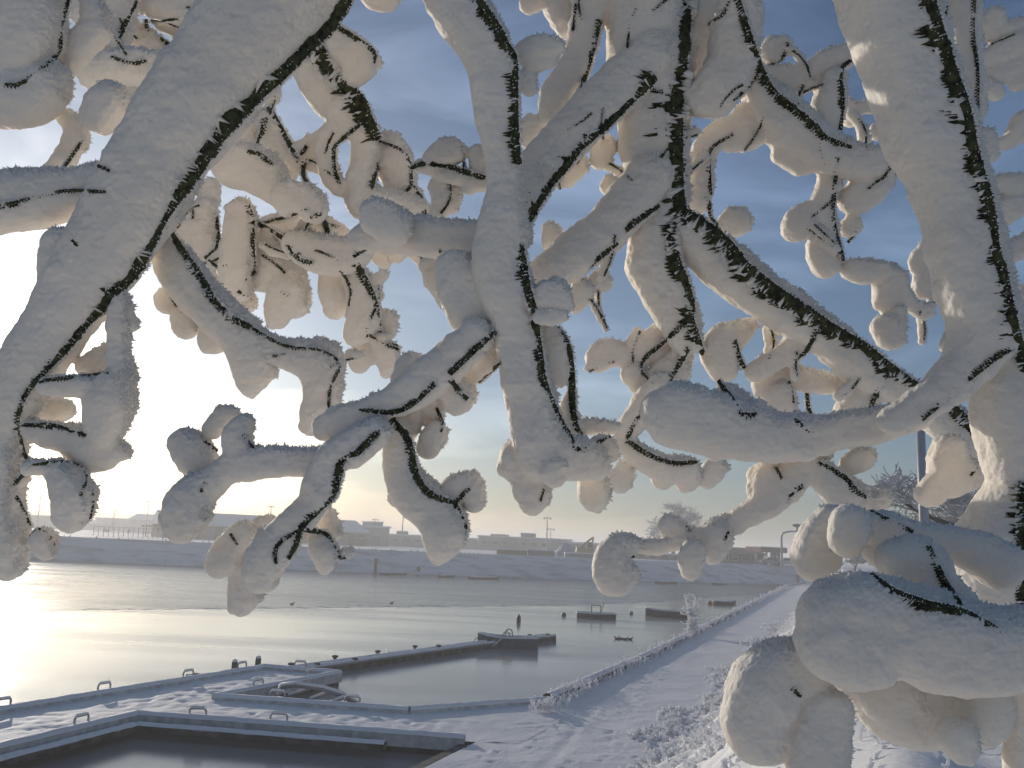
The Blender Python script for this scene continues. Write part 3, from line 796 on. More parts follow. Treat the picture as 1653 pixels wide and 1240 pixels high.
for (x0, x1, yp, d, lab) in ((862, 902, 883, 172, 'pale snowy gravel heap beside the containers'), (890, 935, 874, 178, 'tall blue tarpaulin-covered heap behind the excavator')):
    A, B = at(x0, 900, d), at(x1, 900, d); top = mz((x0 + x1) / 2, yp, d); mb = MB(); nx, ny = 14, 9
    for i in range(nx + 1):
        for j in range(ny + 1):
            u, v = i / nx, j / ny; p = A.lerp(B, u); k = max(0, 1 - abs(2 * u - 1) ** 1.3) * max(0, 1 - abs(2 * v - 1) ** 1.5)
            mb.v.append((p.x, p.y + (v - .5) * 8, FZ - .05 + (top - FZ) * k + random.uniform(-.08, .08) * (k > .05)))
    for i in range(nx):
        for j in range(ny): a = i * (ny + 1) + j; mb.f.append((a, a + ny + 1, a + ny + 2, a + 1))
    tag(mb.build('covered_heap', TARP if 'blue' in lab else SNOW, smooth=False), lab, 'heap', 'heaps on the far quay')
# excavator
YEL = mat('machine_yellow', (.42, .30, .10), .55, var=.2, scale=1.5)
d = 172; e0 = at(946, 893, d); e0.z = FZ
ex = thing('excavator', e0, 'yellow excavator with its bent arm raised on the far quay', 'excavator')
for s in (-1, 1):
    t = MB().box(e0 + Vector((0, s * 1.1, .42)), (3.6, .55, .84), 0, .88).build('track', DARKMETAL, ex)
    for k in range(4): MB().tube([e0 + Vector((-1.2 + k * .8, s * 1.1 - .3, .4)), e0 + Vector((-1.2 + k * .8, s * 1.1 + .3, .4))], .26, 10).build('roller', GREYMETAL, t)
MB().box(e0 + Vector((-.4, 0, 1.35)), (3.2, 2.3, 1.0), 0, .94).build('upper_body', YEL, ex)
c_ = MB().box(e0 + Vector((.6, -.6, 2.3)), (1.3, 1.0, 1.3), 0, .85).build('cab', YEL, ex); MB().box(e0 + Vector((.7, -1.1, 2.4)), (.9, .12, .8)).build('window', GLASSD, c_)
q = [at(935, 891, d), at(938, 884, d), at(947, 876, d), at(957, 868, d)]
for v in q: v.y = e0.y
MB().tube([e0 + Vector((-1.0, 0, 1.6)), q[1], q[2], q[3]], [.2, .24, .22, .16], 4).build('boom', YEL, ex)
q4 = at(955, 884, d); q4.y = e0.y
MB().tube([q[3] + Vector((.2, 0, .2)), q[3] + Vector((.1, 0, -.4)), q4], [.1, .16, .1], 4).build('stick', YEL, ex)
MB().box(q4 + Vector((-.1, 0, -.35)), (.8, 1.0, .7), 0, .7).build('bucket', DARKMETAL, ex)
MB().tube([e0 + Vector((-.3, .25, 1.8)), q[2] + Vector((.2, .25, -.5))], .09, 6).build('hydraulic_ram', GREYMETAL, ex)
# station-like building with canopy
st = Hall('canopy_building', 'low building with a dark red roof and flat canopy on the far quay', 1161, 1232, 176, 178, 10)
hs = mz(1195, 893, 177) - st.z; rs = mz(1195, 884, 181) - st.z - hs
st.block('wall', GREYW, 0, st.L, 0, 10, 0, hs); st.gable(mat('red_roof', (.20, .07, .055), .8, color2=(.34, .24, .23), scale=.6), hs, rs, .4)
for u in np.arange(.8, st.L - 1, 2.0):
    f_ = st.block('window', CONC2, u, u + 1.2, -.08, .05, hs * .3, hs * .75); st.block('pane', GLASSD, u + .12, u + 1.08, -.11, -.081, hs * .35, hs * .7, f_)
ca = at(1216, 890, 172); cb = at(1258, 892, 174); zt = mz(1236, 884, 173); ca.z = cb.z = zt - .9
cp = MB().beam(ca, cb, 5, .9).build('canopy', BRICK, st.root)
a2, b2_ = ca.copy(), cb.copy(); a2.z = b2_.z = zt; MB().beam(a2, b2_, 5.1, .15).build('snow_cap', SNOW, cp)
for t_ in (.1, .5, .92):
    p = ca.lerp(cb, t_); p.z = FZ; MB().box(p + Vector((0, 0, (zt - .9 - FZ) / 2)), (.35, .35, zt - .9 - FZ)).build('pillar', CONC2, st.root)
lo = Hall('low_wall_building', 'long low grey building behind the hanging snow drop', 1022, 1150, 190, 192, 8); zl = mz(1085, 896, 191) - lo.z
lo.block('wall', GREYW, 0, lo.L, 0, 8, 0, zl); lo.block('roof_snow', SNOW, -.2, lo.L + .2, -.3, 8.2, zl, zl + .3)
for u in np.arange(1.2, lo.L - 1.5, 2.6): lo.block('window', GLASSD, u, u + 1.3, -.06, .05, zl * .4, zl * .75)
# cars parked by the canopy
def car(px, py, d, m, label, ang):
    p = at(px, py, d); p.z = FZ; root = thing('parked_car', p, label, 'car', 'vehicles parked on the far quay'); R = Matrix.Rotation(ang, 4, 'Z')
    def pl(mb): mb.v = [tuple(p + R @ Vector(v)) for v in mb.v]; return mb
    prof_ = [(-2.1, .35), (-2.15, .8), (-1.9, 1.0), (-1.3, 1.05), (-.8, 1.48), (.6, 1.5), (1.2, 1.05), (2.0, .92), (2.1, .7), (2.1, .35)]
    def ext(pr, y): b = MB(); n = len(pr); b.v = [(x, -y, z) for x, z in pr] + [(x, y, z) for x, z in pr]; b.f = [tuple(range(n)), tuple(n + k for k in reversed(range(n)))] + [(i, i + n, (i + 1) % n + n, (i + 1) % n) for i in range(n)]; return b
    pl(ext(prof_, .85)).build('body', m, root); pl(ext([(-1.2, 1.06), (-.78, 1.42), (.56, 1.44), (1.08, 1.06)], .87)).build('window', GLASSD, root)
    pl(ext([(-.8, 1.49), (-.7, 1.62), (.5, 1.63), (.6, 1.51)], .8)).build('roof_snow', SNOWCAP, root)
    for x in (-1.35, 1.35):
        for y in (-.8, .8): pl(MB().tube([(x, y - .1, .33), (x, y + .1, .33)], .33, 12)).build('wheel', BLK, root)
car(1243, 905, 168, mat('car_grey', (.2, .21, .22), .35), 'grey parked car left of the canopy pillars', .2)
car(1272, 905, 170, mat('car_white', (.6, .6, .6), .35), 'white parked car right of the grey cabin', -.1)
# moored craft and timbers along the far water's edge
for (x0, x1, y, m, lab) in ((186, 226, 908, BRICK, 'brown barge hull against the far bank at left'), (616, 653, 928, DARKW, 'dark timber float against the far bank left of the hanging snow lobe'), (712, 730, 932, DARKW, 'short dark raft below the hanging snow lobe'),
                            (760, 803, 935, mat('rust_red', (.25, .08, .06), .7, var=.3), 'rust-red moored boat against the far bank'), (1062, 1090, 942, DARKW, 'dark float at the far bank left of the snow drop'), (1154, 1168, 944, DARKW, 'small dark float at the far bank right end')):
    A, B = gp(x0, y, WATER_Z), gp(x1, y, WATER_Z); L = (B - A).length
    ang = math.atan2(B.y - A.y, B.x - A.x); c = (A + B) / 2
    root = thing('moored_barge', c, lab, 'barge', 'craft along the far bank')
    mb = MB(); R = Matrix.Rotation(ang, 4, 'Z')
    vs = [(-L / 2, -.6, 0), (L / 2 * .9, -.6, 0), (L / 2, 0, .0), (L / 2 * .9, .6, 0), (-L / 2, .6, 0)]
    vs = [(x * .96, y_ * .9, -.15) for x, y_, z in vs] + [(x, y_, .28) for x, y_, z in vs]
    mb.v = [tuple(c + R @ Vector(v)) for v in vs]; mb.f = [(4, 3, 2, 1, 0), (5, 6, 7, 8, 9)] + [(i, (i + 1) % 5, (i + 1) % 5 + 5, i + 5) for i in range(5)]
    mb.build('hull', m, root)
    mb = MB(); mb.v = [tuple(c + R @ Vector((v[0] * .95, v[1] * .85, z))) for z in (.28, .36) for v in vs[5:]]; mb.f = [(4, 3, 2, 1, 0), (5, 6, 7, 8, 9)] + [(i, (i + 1) % 5, (i + 1) % 5 + 5, i + 5) for i in range(5)]
    mb.build('snow_cover', SNOWCAP, root)
# posts on the bank
for (x, y0, y1, lab) in ((604, 926, 902, 'dark mooring post on the far bank left of centre'), (674, 928, 916, 'short mooring post on the far bank below the lobe'), (222, 903, 884, 'mooring post on the far bank at left')):
    p = gp(x, y0, WATER_Z); d = (p - CAM_LOC).dot(ray(CX, CY).normalized()); 
    p = p + Vector((0, 1.0, 0)); zt = mz(x, y1, d)
    tag(MB().lathe((p.x, p.y, WATER_Z - .3), [(.22, 0), (.22, zt - WATER_Z), (.3, zt - WATER_Z + .05), (.3, zt - WATER_Z + .3), (.1, zt - WATER_Z + .36)], 10).build('mooring_post', DARKMETAL), lab, 'post', 'mooring posts on the far bank')
# masts and lamp posts
def mast(px, ytop, ybase, d, r, lab, heads=1):
    p = at(px, ybase, d); p.z = FZ - .2; h = mz(px, ytop, d) - p.z
    root = thing('light_mast', p, lab, 'mast', 'thin light masts on the far quay')
    MB().tube([p, p + Vector((0, 0, h))], [r * 1.3, r * .7], 8).build('pole', GREYMETAL, root)
    if heads: 
        MB().tube([p + Vector((-.9, 0, h - .3)), p + Vector((.9, 0, h - .3))], r * .6, 6).build('crossbar', GREYMETAL, root)
        for s in (-1, 1): MB().box(p + Vector((s * .8, 0, h - .45)), (.5, .4, .3), 0, .8).build('floodlight', DARKMETAL, root)
for a in ((58, 800, 860, 330, .2, 'tallest faint mast at the far left of the skyline'), (236, 808, 850, 360, .18, 'faint mast above the tallest hazy building'), (234, 846, 875, 200, .12, 'short lamp mast in front of the left skyline'), (182, 822, 850, 340, .15, 'faint thin mast over the middle of the left skyline'),
          (435, 816, 850, 300, .2, 'mast rising behind the warehouse roof'), (605, 837, 860, 290, .15, 'thin mast behind the storage hall'), (648, 824, 880, 240, .16, 'mast right of the storage hall'), (882, 834, 885, 230, .17, 'thin twin-headed mast at centre right of the sheds'), (888, 852, 885, 235, .1, 'shorter mast beside the twin-headed mast')): mast(*a)
p = gp(1288, 941); d = (p - CAM_LOC).dot(ray(CX, CY)) / ray(CX, CY).length_squared; h = mz(1288, 850, d)
lp = thing('street_lamp', p, 'tall straight street lamp with a flat head at the end of the path', 'street lamp', 'street lamps')
MB().tube([p, p + Vector((0, 0, h))], [.26, .17], 10).build('pole', DARKMETAL, lp)
MB().lathe(p + Vector((0, 0, h - .1)), [(.3, 0), (.85, .25), (.9, .4), (.8, .55), (.2, .65)], 12).build('lamp_head', DARKMETAL, lp)
p = at(1262, 905, 150); p.z = FZ if p.y > 175 else 0.3; p.z = FZ; h = mz(1264, 866, 150) - p.z
lp = thing('street_lamp', p, 'street lamp with a curved gooseneck arm left of the straight one', 'street lamp', 'street lamps')
e = at(1287, 858, 150)
pts = [p, p + Vector((0, 0, h)), at(1264, 861, 150), at(1269, 859, 150), at(1276, 858, 150), e]
MB().tube(pts, [.22, .17, .16, .15, .14, .13], 8).build('pole', GREYMETAL, lp); MB().box(e + Vector((.4, 0, 0)), (1.3, .4, .25)).build('lamp_head', DARKMETAL, lp)
# thick grey pole on the bank at right
d = 28.0; p = at(1494, 900, d); t_, s_ = inv_ts(p); p.z = float(bank_z(t_, s_)) - .2; top = at(1481, 640, d)
pl = thing('steel_pole', p, 'thick smooth grey steel pole rising behind the right-hand boughs', 'pole')
ax = Vector((0, 0, top.z - p.z))
MB().tube([p, p + ax * .5, p + ax], [.155, .145, .13], 20).build('shaft', POLEMAT, pl, smooth=True); MB().lathe(p, [(.3, 0), (.3, .25), (.17, .3)], 16).build('base_flange', GREYMETAL, pl); MB().lathe(p + ax, [(.15, 0), (.15, .08), (.03, .14)], 16).build('end_cap', GREYMETAL, pl)

# frosted trees in the distance
def dtree(px, ybase, ytop, d, lab, seed, spread, nb, base_z=None, lvl=4, te=.05, up=.6, grp='frosted trees in the distance'):
    p = at(px, ybase, d); p.z = FZ if base_z is None else base_z; h = mz(px, ytop, d) - p.z
    return frosted_plant('frost_tree', lab, 'tree', p, h, spread, d, TWIG, DIMFROST, h * .03, nb, seed, grp, up, lvl, te)
dtree(1087, 890, 782, 205, 'large round frosted tree behind the snow drops at right of centre', 3, .85, 7, te=.05)
dtree(1004, 890, 832, 215, 'smaller frosted tree left of the large round one', 4, .85, 6, te=.05)
for i, (x, l) in enumerate(((1194, 'leftmost of three small round trees above the canopy building'), (1206, 'middle of three small round trees above the canopy building'), (1233, 'rightmost small round tree above the canopy roof'))): dtree(x, 890, 872, 200, l, 10 + i, 1.0, 4, te=.06, up=.4)
def bz(px, d): p = at(px, 880, d); t_, s_ = inv_ts(p); return float(bank_z(t_, s_)) - .1
dtree(1556, 880, 640, 40, 'big frosted tree with drooping twigs behind the right limb', 21, .8, 6, bz(1552, 40), te=.026)
dtree(1610, 880, 640, 46, 'dark frosted tree half hidden at the right frame edge', 22, .8, 6, bz(1605, 46), te=.026)
dtree(1522, 880, 690, 52, 'frosted tree left of the big one, beside the grey pole', 23, .8, 5, bz(1512, 52), te=.03)
dtree(1380, 915, 872, 120, 'dark small tree seen between the lower right snow lobes', 24, .8, 5, bz(1380, 120), te=.05)
dtree(1345, 915, 880, 130, 'small tree at the end of the path right of the lamp', 25, .8, 5, bz(1345, 130), te=.05)
for i, (x, y, d, l) in enumerate(((170, 852, 300, 'low snowy bush on the far shore below the left skyline'), (205, 855, 290, 'snowy bush right of the first on the far shore'), (120, 853, 310, 'snowy bush at the far left shore'))):
    dtree(x, 870, y - 4, d, l, 30 + i, 1.1, 5, te=.12, up=.3, grp='bushes on the far shore')
# fence on the far quay
fn = thing('mesh_fence', at(200, 866, 175), 'thin post fence along the far quay at left', 'fence')
A, B = at(150, 866, 168), at(262, 868, 172); A.z = B.z = FZ
for k in range(15):
    p = A.lerp(B, k / 14); MB().tube([p, p + Vector((0, 0, 1.9))], .06, 5).build('post', GREYMETAL, fn)
for z in (.9, 1.85): MB().tube([A + Vector((0, 0, z)), B + Vector((0, 0, z))], .035, 4).build('rail', GREYMETAL, fn)
# ------------------------------------------------------------------ the rime-laden tree overhead
# limb: depth in metres, rime swellings along it and bark showing through.
# rime chain: "x y r, x y r" in photograph pixels; "@0.1" shifts a chain that far from its limb's depth.
LIMBS = [
 dict(name='left limb', d=1.22, rime='''
 560 -190 84, 510 -110 84, 462 -35 82, 400 55 80, 330 148 74, 268 235 68, 215 330 64, 160 420 60, 108 500 50, 62 570 44, 25 635 42, 2 700 36, -4 760 36, -4 820 36, 6 880 30, 12 912 22
 @0.03 -30 330 48, 20 326 46, 70 320 44, 130 308 36, 190 300 36
 100 400 28, 96 440 27, 92 474 18
 @0.05 40 -20 56, 45 60 50, 22 100 40
 @0.05 -10 165 40, 35 160 42, 75 140 32, 88 122 20
 @0.08 150 8 16, 155 48 20, 127 75 20, 106 112 15
 @0.1 100 185 10, 122 207 15, 118 237 15, 95 265 13, 68 290 12
 @0.06 178 165 28, 162 188 26
 @-0.03 75 625 12, 110 625 15, 146 625 14
 @0.03 140 592 15, 168 582 17, 180 590 14
 @-0.02 193 470 8, 191 530 13, 190 570 15, 196 605 20, 180 642 38, 170 688 27, 172 708 15
 @0.0 203 482 6, 212 518 8, 213 526 8
 @0.0 45 690 10, 85 704 18, 125 714 24, 160 724 27, 197 732 13
 @0.0 125 740 18, 168 742 18
 @0.05 63 666 12, 95 662 15, 106 660 10
 @-0.03 45 758 9, 78 755 10, 105 776 24, 119 802 30, 115 836 22
 30 776 9, 40 772 8
 52 876 9, 68 872 15, 75 890 14
 ''', bark='''
 600 -80 34, 530 35 30, 495 72 28, 455 112 30, 415 150 26, 372 192 32, 345 228 26, 312 275 30, 285 318 20, 266 352 12, 244 392 16, 222 425 26, 196 460 20, 168 490 22, 142 520 12, 110 556 16, 70 602 8, 44 634 8, 29 672 7, 30 702 7, 41 736 6, 54 751 6
 54 751 5, 27 778 5, 20 790 6, 33 814 6, 49 850 5
 112 -10 8, 97 44 9, 95 78 9, 75 108 8, 34 135 7, -10 137 6
 -10 335 9, 25 328 8, 60 318 5, 110 308 5, 170 310 4
 136 222 4, 118 250 5, 100 275 4
 64 617 5, 85 612 6, 135 607 5, 176 602 4
 34 686 6, 85 688 9, 118 698 8, 152 702 5
 130 753 4, 140 771 4, 130 801 4
 148 790 4, 150 812 4, 146 838 3
 54 751 4, 95 745 5, 128 750 3
 50 866 5, 62 855 5, 80 865 4, 87 880 4
 160 268 6, 178 276 5
 118 388 6, 126 398 5
 '''),
 dict(name='upper left twigs', d=1.62, rime='''
 200 -30 28, 190 -5 26, 185 35 25, 176 70 23, 160 98 21
 @0.1 215 60 24, 245 84 22, 275 104 20, 300 98 22
 @0.06 235 -10 28, 290 8 26, 345 34 20
 @-0.05 150 118 22, 190 110 22, 230 108 24, 262 118 22
 @0.08 172 150 24, 200 156 26, 240 152 22
 @0.14 128 12 14, 140 40 12, 168 60 10
 @0.12 262 40 10, 300 52 10, 322 34 9
 @0.14 290 72 11, 318 82 12
 @0.12 215 128 14, 262 135 12
 ''', bark='''
 222 -10 6, 218 7 6, 206 30 7, 191 64 6
 236 32 6, 240 50 6, 271 71 7, 295 91 5
 288 30 5, 265 32 6, 244 34 5
 300 12 4, 350 22 5
 228 168 6, 240 175 5
 132 20 4, 146 44 4, 166 58 4
 268 36 4, 300 46 5, 318 36 4
 292 64 4, 312 76 4
 180 92 4, 212 102 5, 236 98 4
 160 132 4, 190 138 4
 '''),
 dict(name='hanging branch at left', d=1.30, rime='''
 258 392 18, 290 435 30, 320 475 34, 355 510 31, 395 548 30, 410 588 32, 405 618 20
 @0.03 270 484 17, 272 488 16
 @0.03 300 515 20, 302 528 18
 @0.02 350 540 26, 345 548 20
 @0.0 430 560 20, 465 572 20, 496 580 27, 520 602 29, 521 642 26, 511 668 22, 505 686 16
 @0.0 512 556 10, 538 572 12, 540 600 10
 ''', bark='''
 272 368 9, 278 380 10, 305 421 11, 325 448 11, 345 485 11, 373 512 10, 406 529 9
 406 529 5, 434 546 5, 468 560 5, 518 566 4, 545 583 4, 546 605 4
 546 597 4, 532 632 5, 532 668 4
 440 575 4, 462 572 4
 '''),
 dict(name='left middle fan', d=1.55, rime='''
 470 60 26, 500 100 29, 528 145 30, 556 182 27, 585 216 22
 @0.0 560 202 15, 526 226 16, 528 260 12, 536 290 14, 552 306 11
 @0.04 545 202 14, 522 225 14, 490 244 14, 476 262 15
 @0.0 592 222 20, 586 260 17, 580 302 19
 @0.04 625 245 26, 640 270 25, 646 302 20
 @0.0 588 328 26, 625 338 27, 662 345 22, 690 352 13
 @0.06 425 195 12, 440 225 16, 455 250 18, 462 276 18
 @0.1 408 185 15, 398 222 18
 @-0.04 378 268 30, 405 270 30, 432 288 30, 442 308 20
 @-0.08 460 318 22, 490 320 20, 506 336 22
 @0.0 388 345 20, 386 400 23, 380 440 24, 385 468 18
 @0.04 434 392 20, 440 430 24, 428 452 20
 @0.04 475 436 17, 464 472 27, 450 500 20, 446 514 14
 @0.08 484 470 16, 478 495 16
 @-0.03 478 396 20, 520 412 27, 560 412 25, 592 394 18
 @0.05 538 440 20, 543 474 23, 540 500 16
 @0.0 568 436 14, 585 475 21, 586 520 22, 574 542 16
 @0.03 594 558 20, 580 584 18
 618 555 12, 625 575 16, 626 596 12
 @0.03 628 516 14, 626 536 12
 600 457 6, 618 444 8
 @0.1 606 408 8, 622 426 8
 @0.1 638 412 12, 652 404 8
 @-0.05 540 58 16, 565 84 25, 582 104 24, 566 126 14
 596 96 15, 604 100 9
 @-0.1 600 -8 17, 626 -2 16
 @0.12 420 364 9, 465 352 10, 502 340 11
 @0.14 448 376 12, 472 368 11
 @0.05 505 352 14, 526 372 14, 550 376 10
 @0.12 410 456 12, 446 450 14
 @0.06 380 482 20, 396 490 15
 @0.14 340 300 12, 335 325 14
 @0.12 640 320 14, 668 318 12
 @0.12 330 340 18, 326 375 20, 340 410 18
 @0.12 300 352 22, 310 402 20
 @0.1 375 400 20, 356 425 18, 375 452 20, 378 474 18
 ''', bark='''
 505 60 18, 516 84 22, 529 112 24, 556 135 22, 580 166 22, 593 193 20, 610 225 14
 612 227 4, 654 248 5, 664 295 6, 652 312 4
 664 300 9, 681 326 9, 688 359 5
 586 198 5, 559 220 6, 540 237 6, 540 271 6, 549 298 5
 610 261 8, 603 288 8, 600 305 6
 437 180 9, 458 217 10, 481 257 9
 436 176 9, 417 234 9
 400 332 6, 414 359 8, 458 386 7, 481 417 7, 505 424 5
 407 345 6, 408 400 7, 410 441 6
 573 404 6, 600 390 5
 551 437 5, 566 465 5, 564 495 4
 576 427 10, 593 458 10, 607 492 8, 612 526 6, 620 553 5, 644 565 4
 607 496 4, 595 525 4, 592 545 4
 546 44 6, 583 68 8, 603 85 8, 603 102 5
 491 262 6, 490 285 6, 502 302 4
 515 345 8, 528 370 8, 528 388 5
 495 236 5, 478 262 4
 400 244 5, 420 250 7, 440 265 6
 349 349 6, 352 393 6, 342 408 4, 332 416 4
 338 420 4, 352 432 5, 372 428 4
 425 360 4, 462 350 5, 498 338 4
 452 382 4, 470 374 4
 508 346 4, 530 362 5, 548 366 4
 384 470 4, 400 478 4
 410 441 4, 395 452 4
 455 470 4, 470 480 4
 '''),
 dict(name='left horizontal branch', d=1.18, rime='''
 800 402 38, 765 392 32, 735 388 28, 700 385 28, 655 378 26, 615 376 25, 582 386 18
 @-0.04 612 352 28, 636 366 28
 @0.1 676 270 8, 720 280 10, 762 292 12, 785 296 12
 @0.1 700 256 14, 720 245 18, 738 246 14
 @0.12 706 300 14, 715 325 14, 706 346 12
 @0.13 735 310 9, 728 336 9
 @0.1 770 250 14, 774 276 10
 @0.1 757 305 10
 @0.08 735 470 34, 700 432 22
 ''', bark='''
 664 271 8, 688 264 9, 722 269 9, 760 280 9, 783 288 8
 747 237 4, 749 271 4
 728 295 4, 725 325 4, 711 345 4
 712 404 5, 704 414 4
 590 402 6, 570 415 5
 '''),
 dict(name='centre left limb', d=1.08, rime='''
 690 -150 46, 712 -60 46, 726 -20 45, 742 18 44, 772 60 40, 793 108 38, 800 160 33, 806 210 29, 812 260 25, 816 300 24, 814 340 32, 808 390 42, 806 425 44, 815 462 44, 826 506 37, 836 552 34, 846 602 33, 856 652 37, 868 700 44, 880 732 48
 @0.02 838 742 30, 850 770 25, 860 798 24, 861 806 20
 @-0.02 892 758 24, 896 772 14
 @0.0 915 740 34, 945 745 28, 962 752 20
 @0.05 958 788 24, 957 804 20, 976 800 9
 @0.04 845 86 14, 870 78 16, 895 76 14
 @0.05 860 100 16, 885 96 14
 @0.05 850 130 16, 856 146 8
 @0.03 886 540 13, 896 580 18, 902 612 14
 @0.04 920 640 9, 914 665 10, 930 698 14
 @-0.02 868 482 18, 895 476 21, 906 492 15
 @-0.03 870 513 10, 908 512 8
 @0.0 766 545 28, 732 576 28, 696 606 28, 660 634 28, 625 652 19, 590 664 16
 @0.03 735 440 36, 745 465 38, 760 500 38, 768 530 28
 @0.06 663 595 23, 656 612 20
 @0.0 606 676 22, 562 680 26, 526 690 20
 @-0.02 605 702 24, 570 722 26, 545 735 24, 530 748 22, 520 780 24, 508 806 22, 490 832 22, 466 856 25, 442 886 28, 425 912 26, 418 938 18
 @0.0 536 746 20, 490 746 19, 440 744 20, 400 750 22, 368 757 20, 345 778 20, 312 802 30, 300 832 36, 296 852 22
 @0.03 300 718 24, 318 740 27, 334 760 20
 @0.03 345 692 16, 360 674 13, 376 668 9
 @0.0 396 682 13, 381 705 19, 386 735 20
 @0.05 398 925 24, 396 956 23, 389 976 16
 @0.04 432 930 14, 432 942 12
 @0.04 392 858 14, 372 880 18, 360 904 22, 352 916 15
 @0.06 420 856 15, 436 848 11
 @0.0 512 868 12, 524 892 18, 528 912 12
 @0.03 526 840 16, 540 860 10, 520 860 10
 553 897 5, 566 892 5
 @0.02 640 692 18, 644 738 22, 655 780 27, 676 806 31, 700 826 30, 716 846 35, 716 870 29, 713 888 14
 @0.03 736 790 22, 760 784 16, 766 810 15
 @0.05 664 662 22, 660 690 18
 @0.05 695 652 18, 706 672 11
 @0.05 702 698 18, 690 724 16
 @0.02 726 626 22, 745 640 20, 735 656 14
 @0.04 802 568 16, 776 590 16, 756 614 14
 @0.04 950 690 12, 976 690 9, 992 690 8
 @0.02 952 725 14, 976 716 11, 990 736 9
 ''', bark='''
 748 -60 18, 772 0 16, 793 34 20, 817 78 18, 829 98 14, 830 169 14, 833 237 13, 837 266 10
 842 395 6, 844 424 14, 851 465 12, 863 502 12
 864 522 12, 871 570 12, 876 610 12, 891 651 11, 912 692 10, 935 729 8
 898 529 10, 915 556 12, 922 600 12, 924 651 11, 929 685 9, 939 702 7
 942 728 6, 962 716 6, 985 705 4
 800 536 7, 769 563 9, 725 604 10
 701 620 7, 671 648 9, 637 665 8, 580 661 6
 636 676 8, 610 698 9, 576 732 11, 552 746 12, 546 764 14, 536 800 12, 511 827 9, 487 852 9, 477 880 9, 465 902 7
 487 854 6, 453 875 6, 444 892 6, 446 910 4
 492 854 8, 526 863 8, 538 883 8, 552 900 6, 566 894 4
 634 678 12, 657 708 12, 665 740 12, 673 771 12, 695 798 11, 734 813 9
 734 813 8, 744 834 8, 751 849 7, 748 866 5
 736 810 7, 758 788 6
 393 702 5, 410 725 5
 705 658 5, 715 685 5, 711 698 4
 728 614 9, 742 632 9, 755 644 7
 808 586 5, 772 617 6
 330 712 4, 350 728 5
 338 770 5, 324 795 5
 372 862 4, 384 880 4
 878 790 4, 872 810 4
 '''),
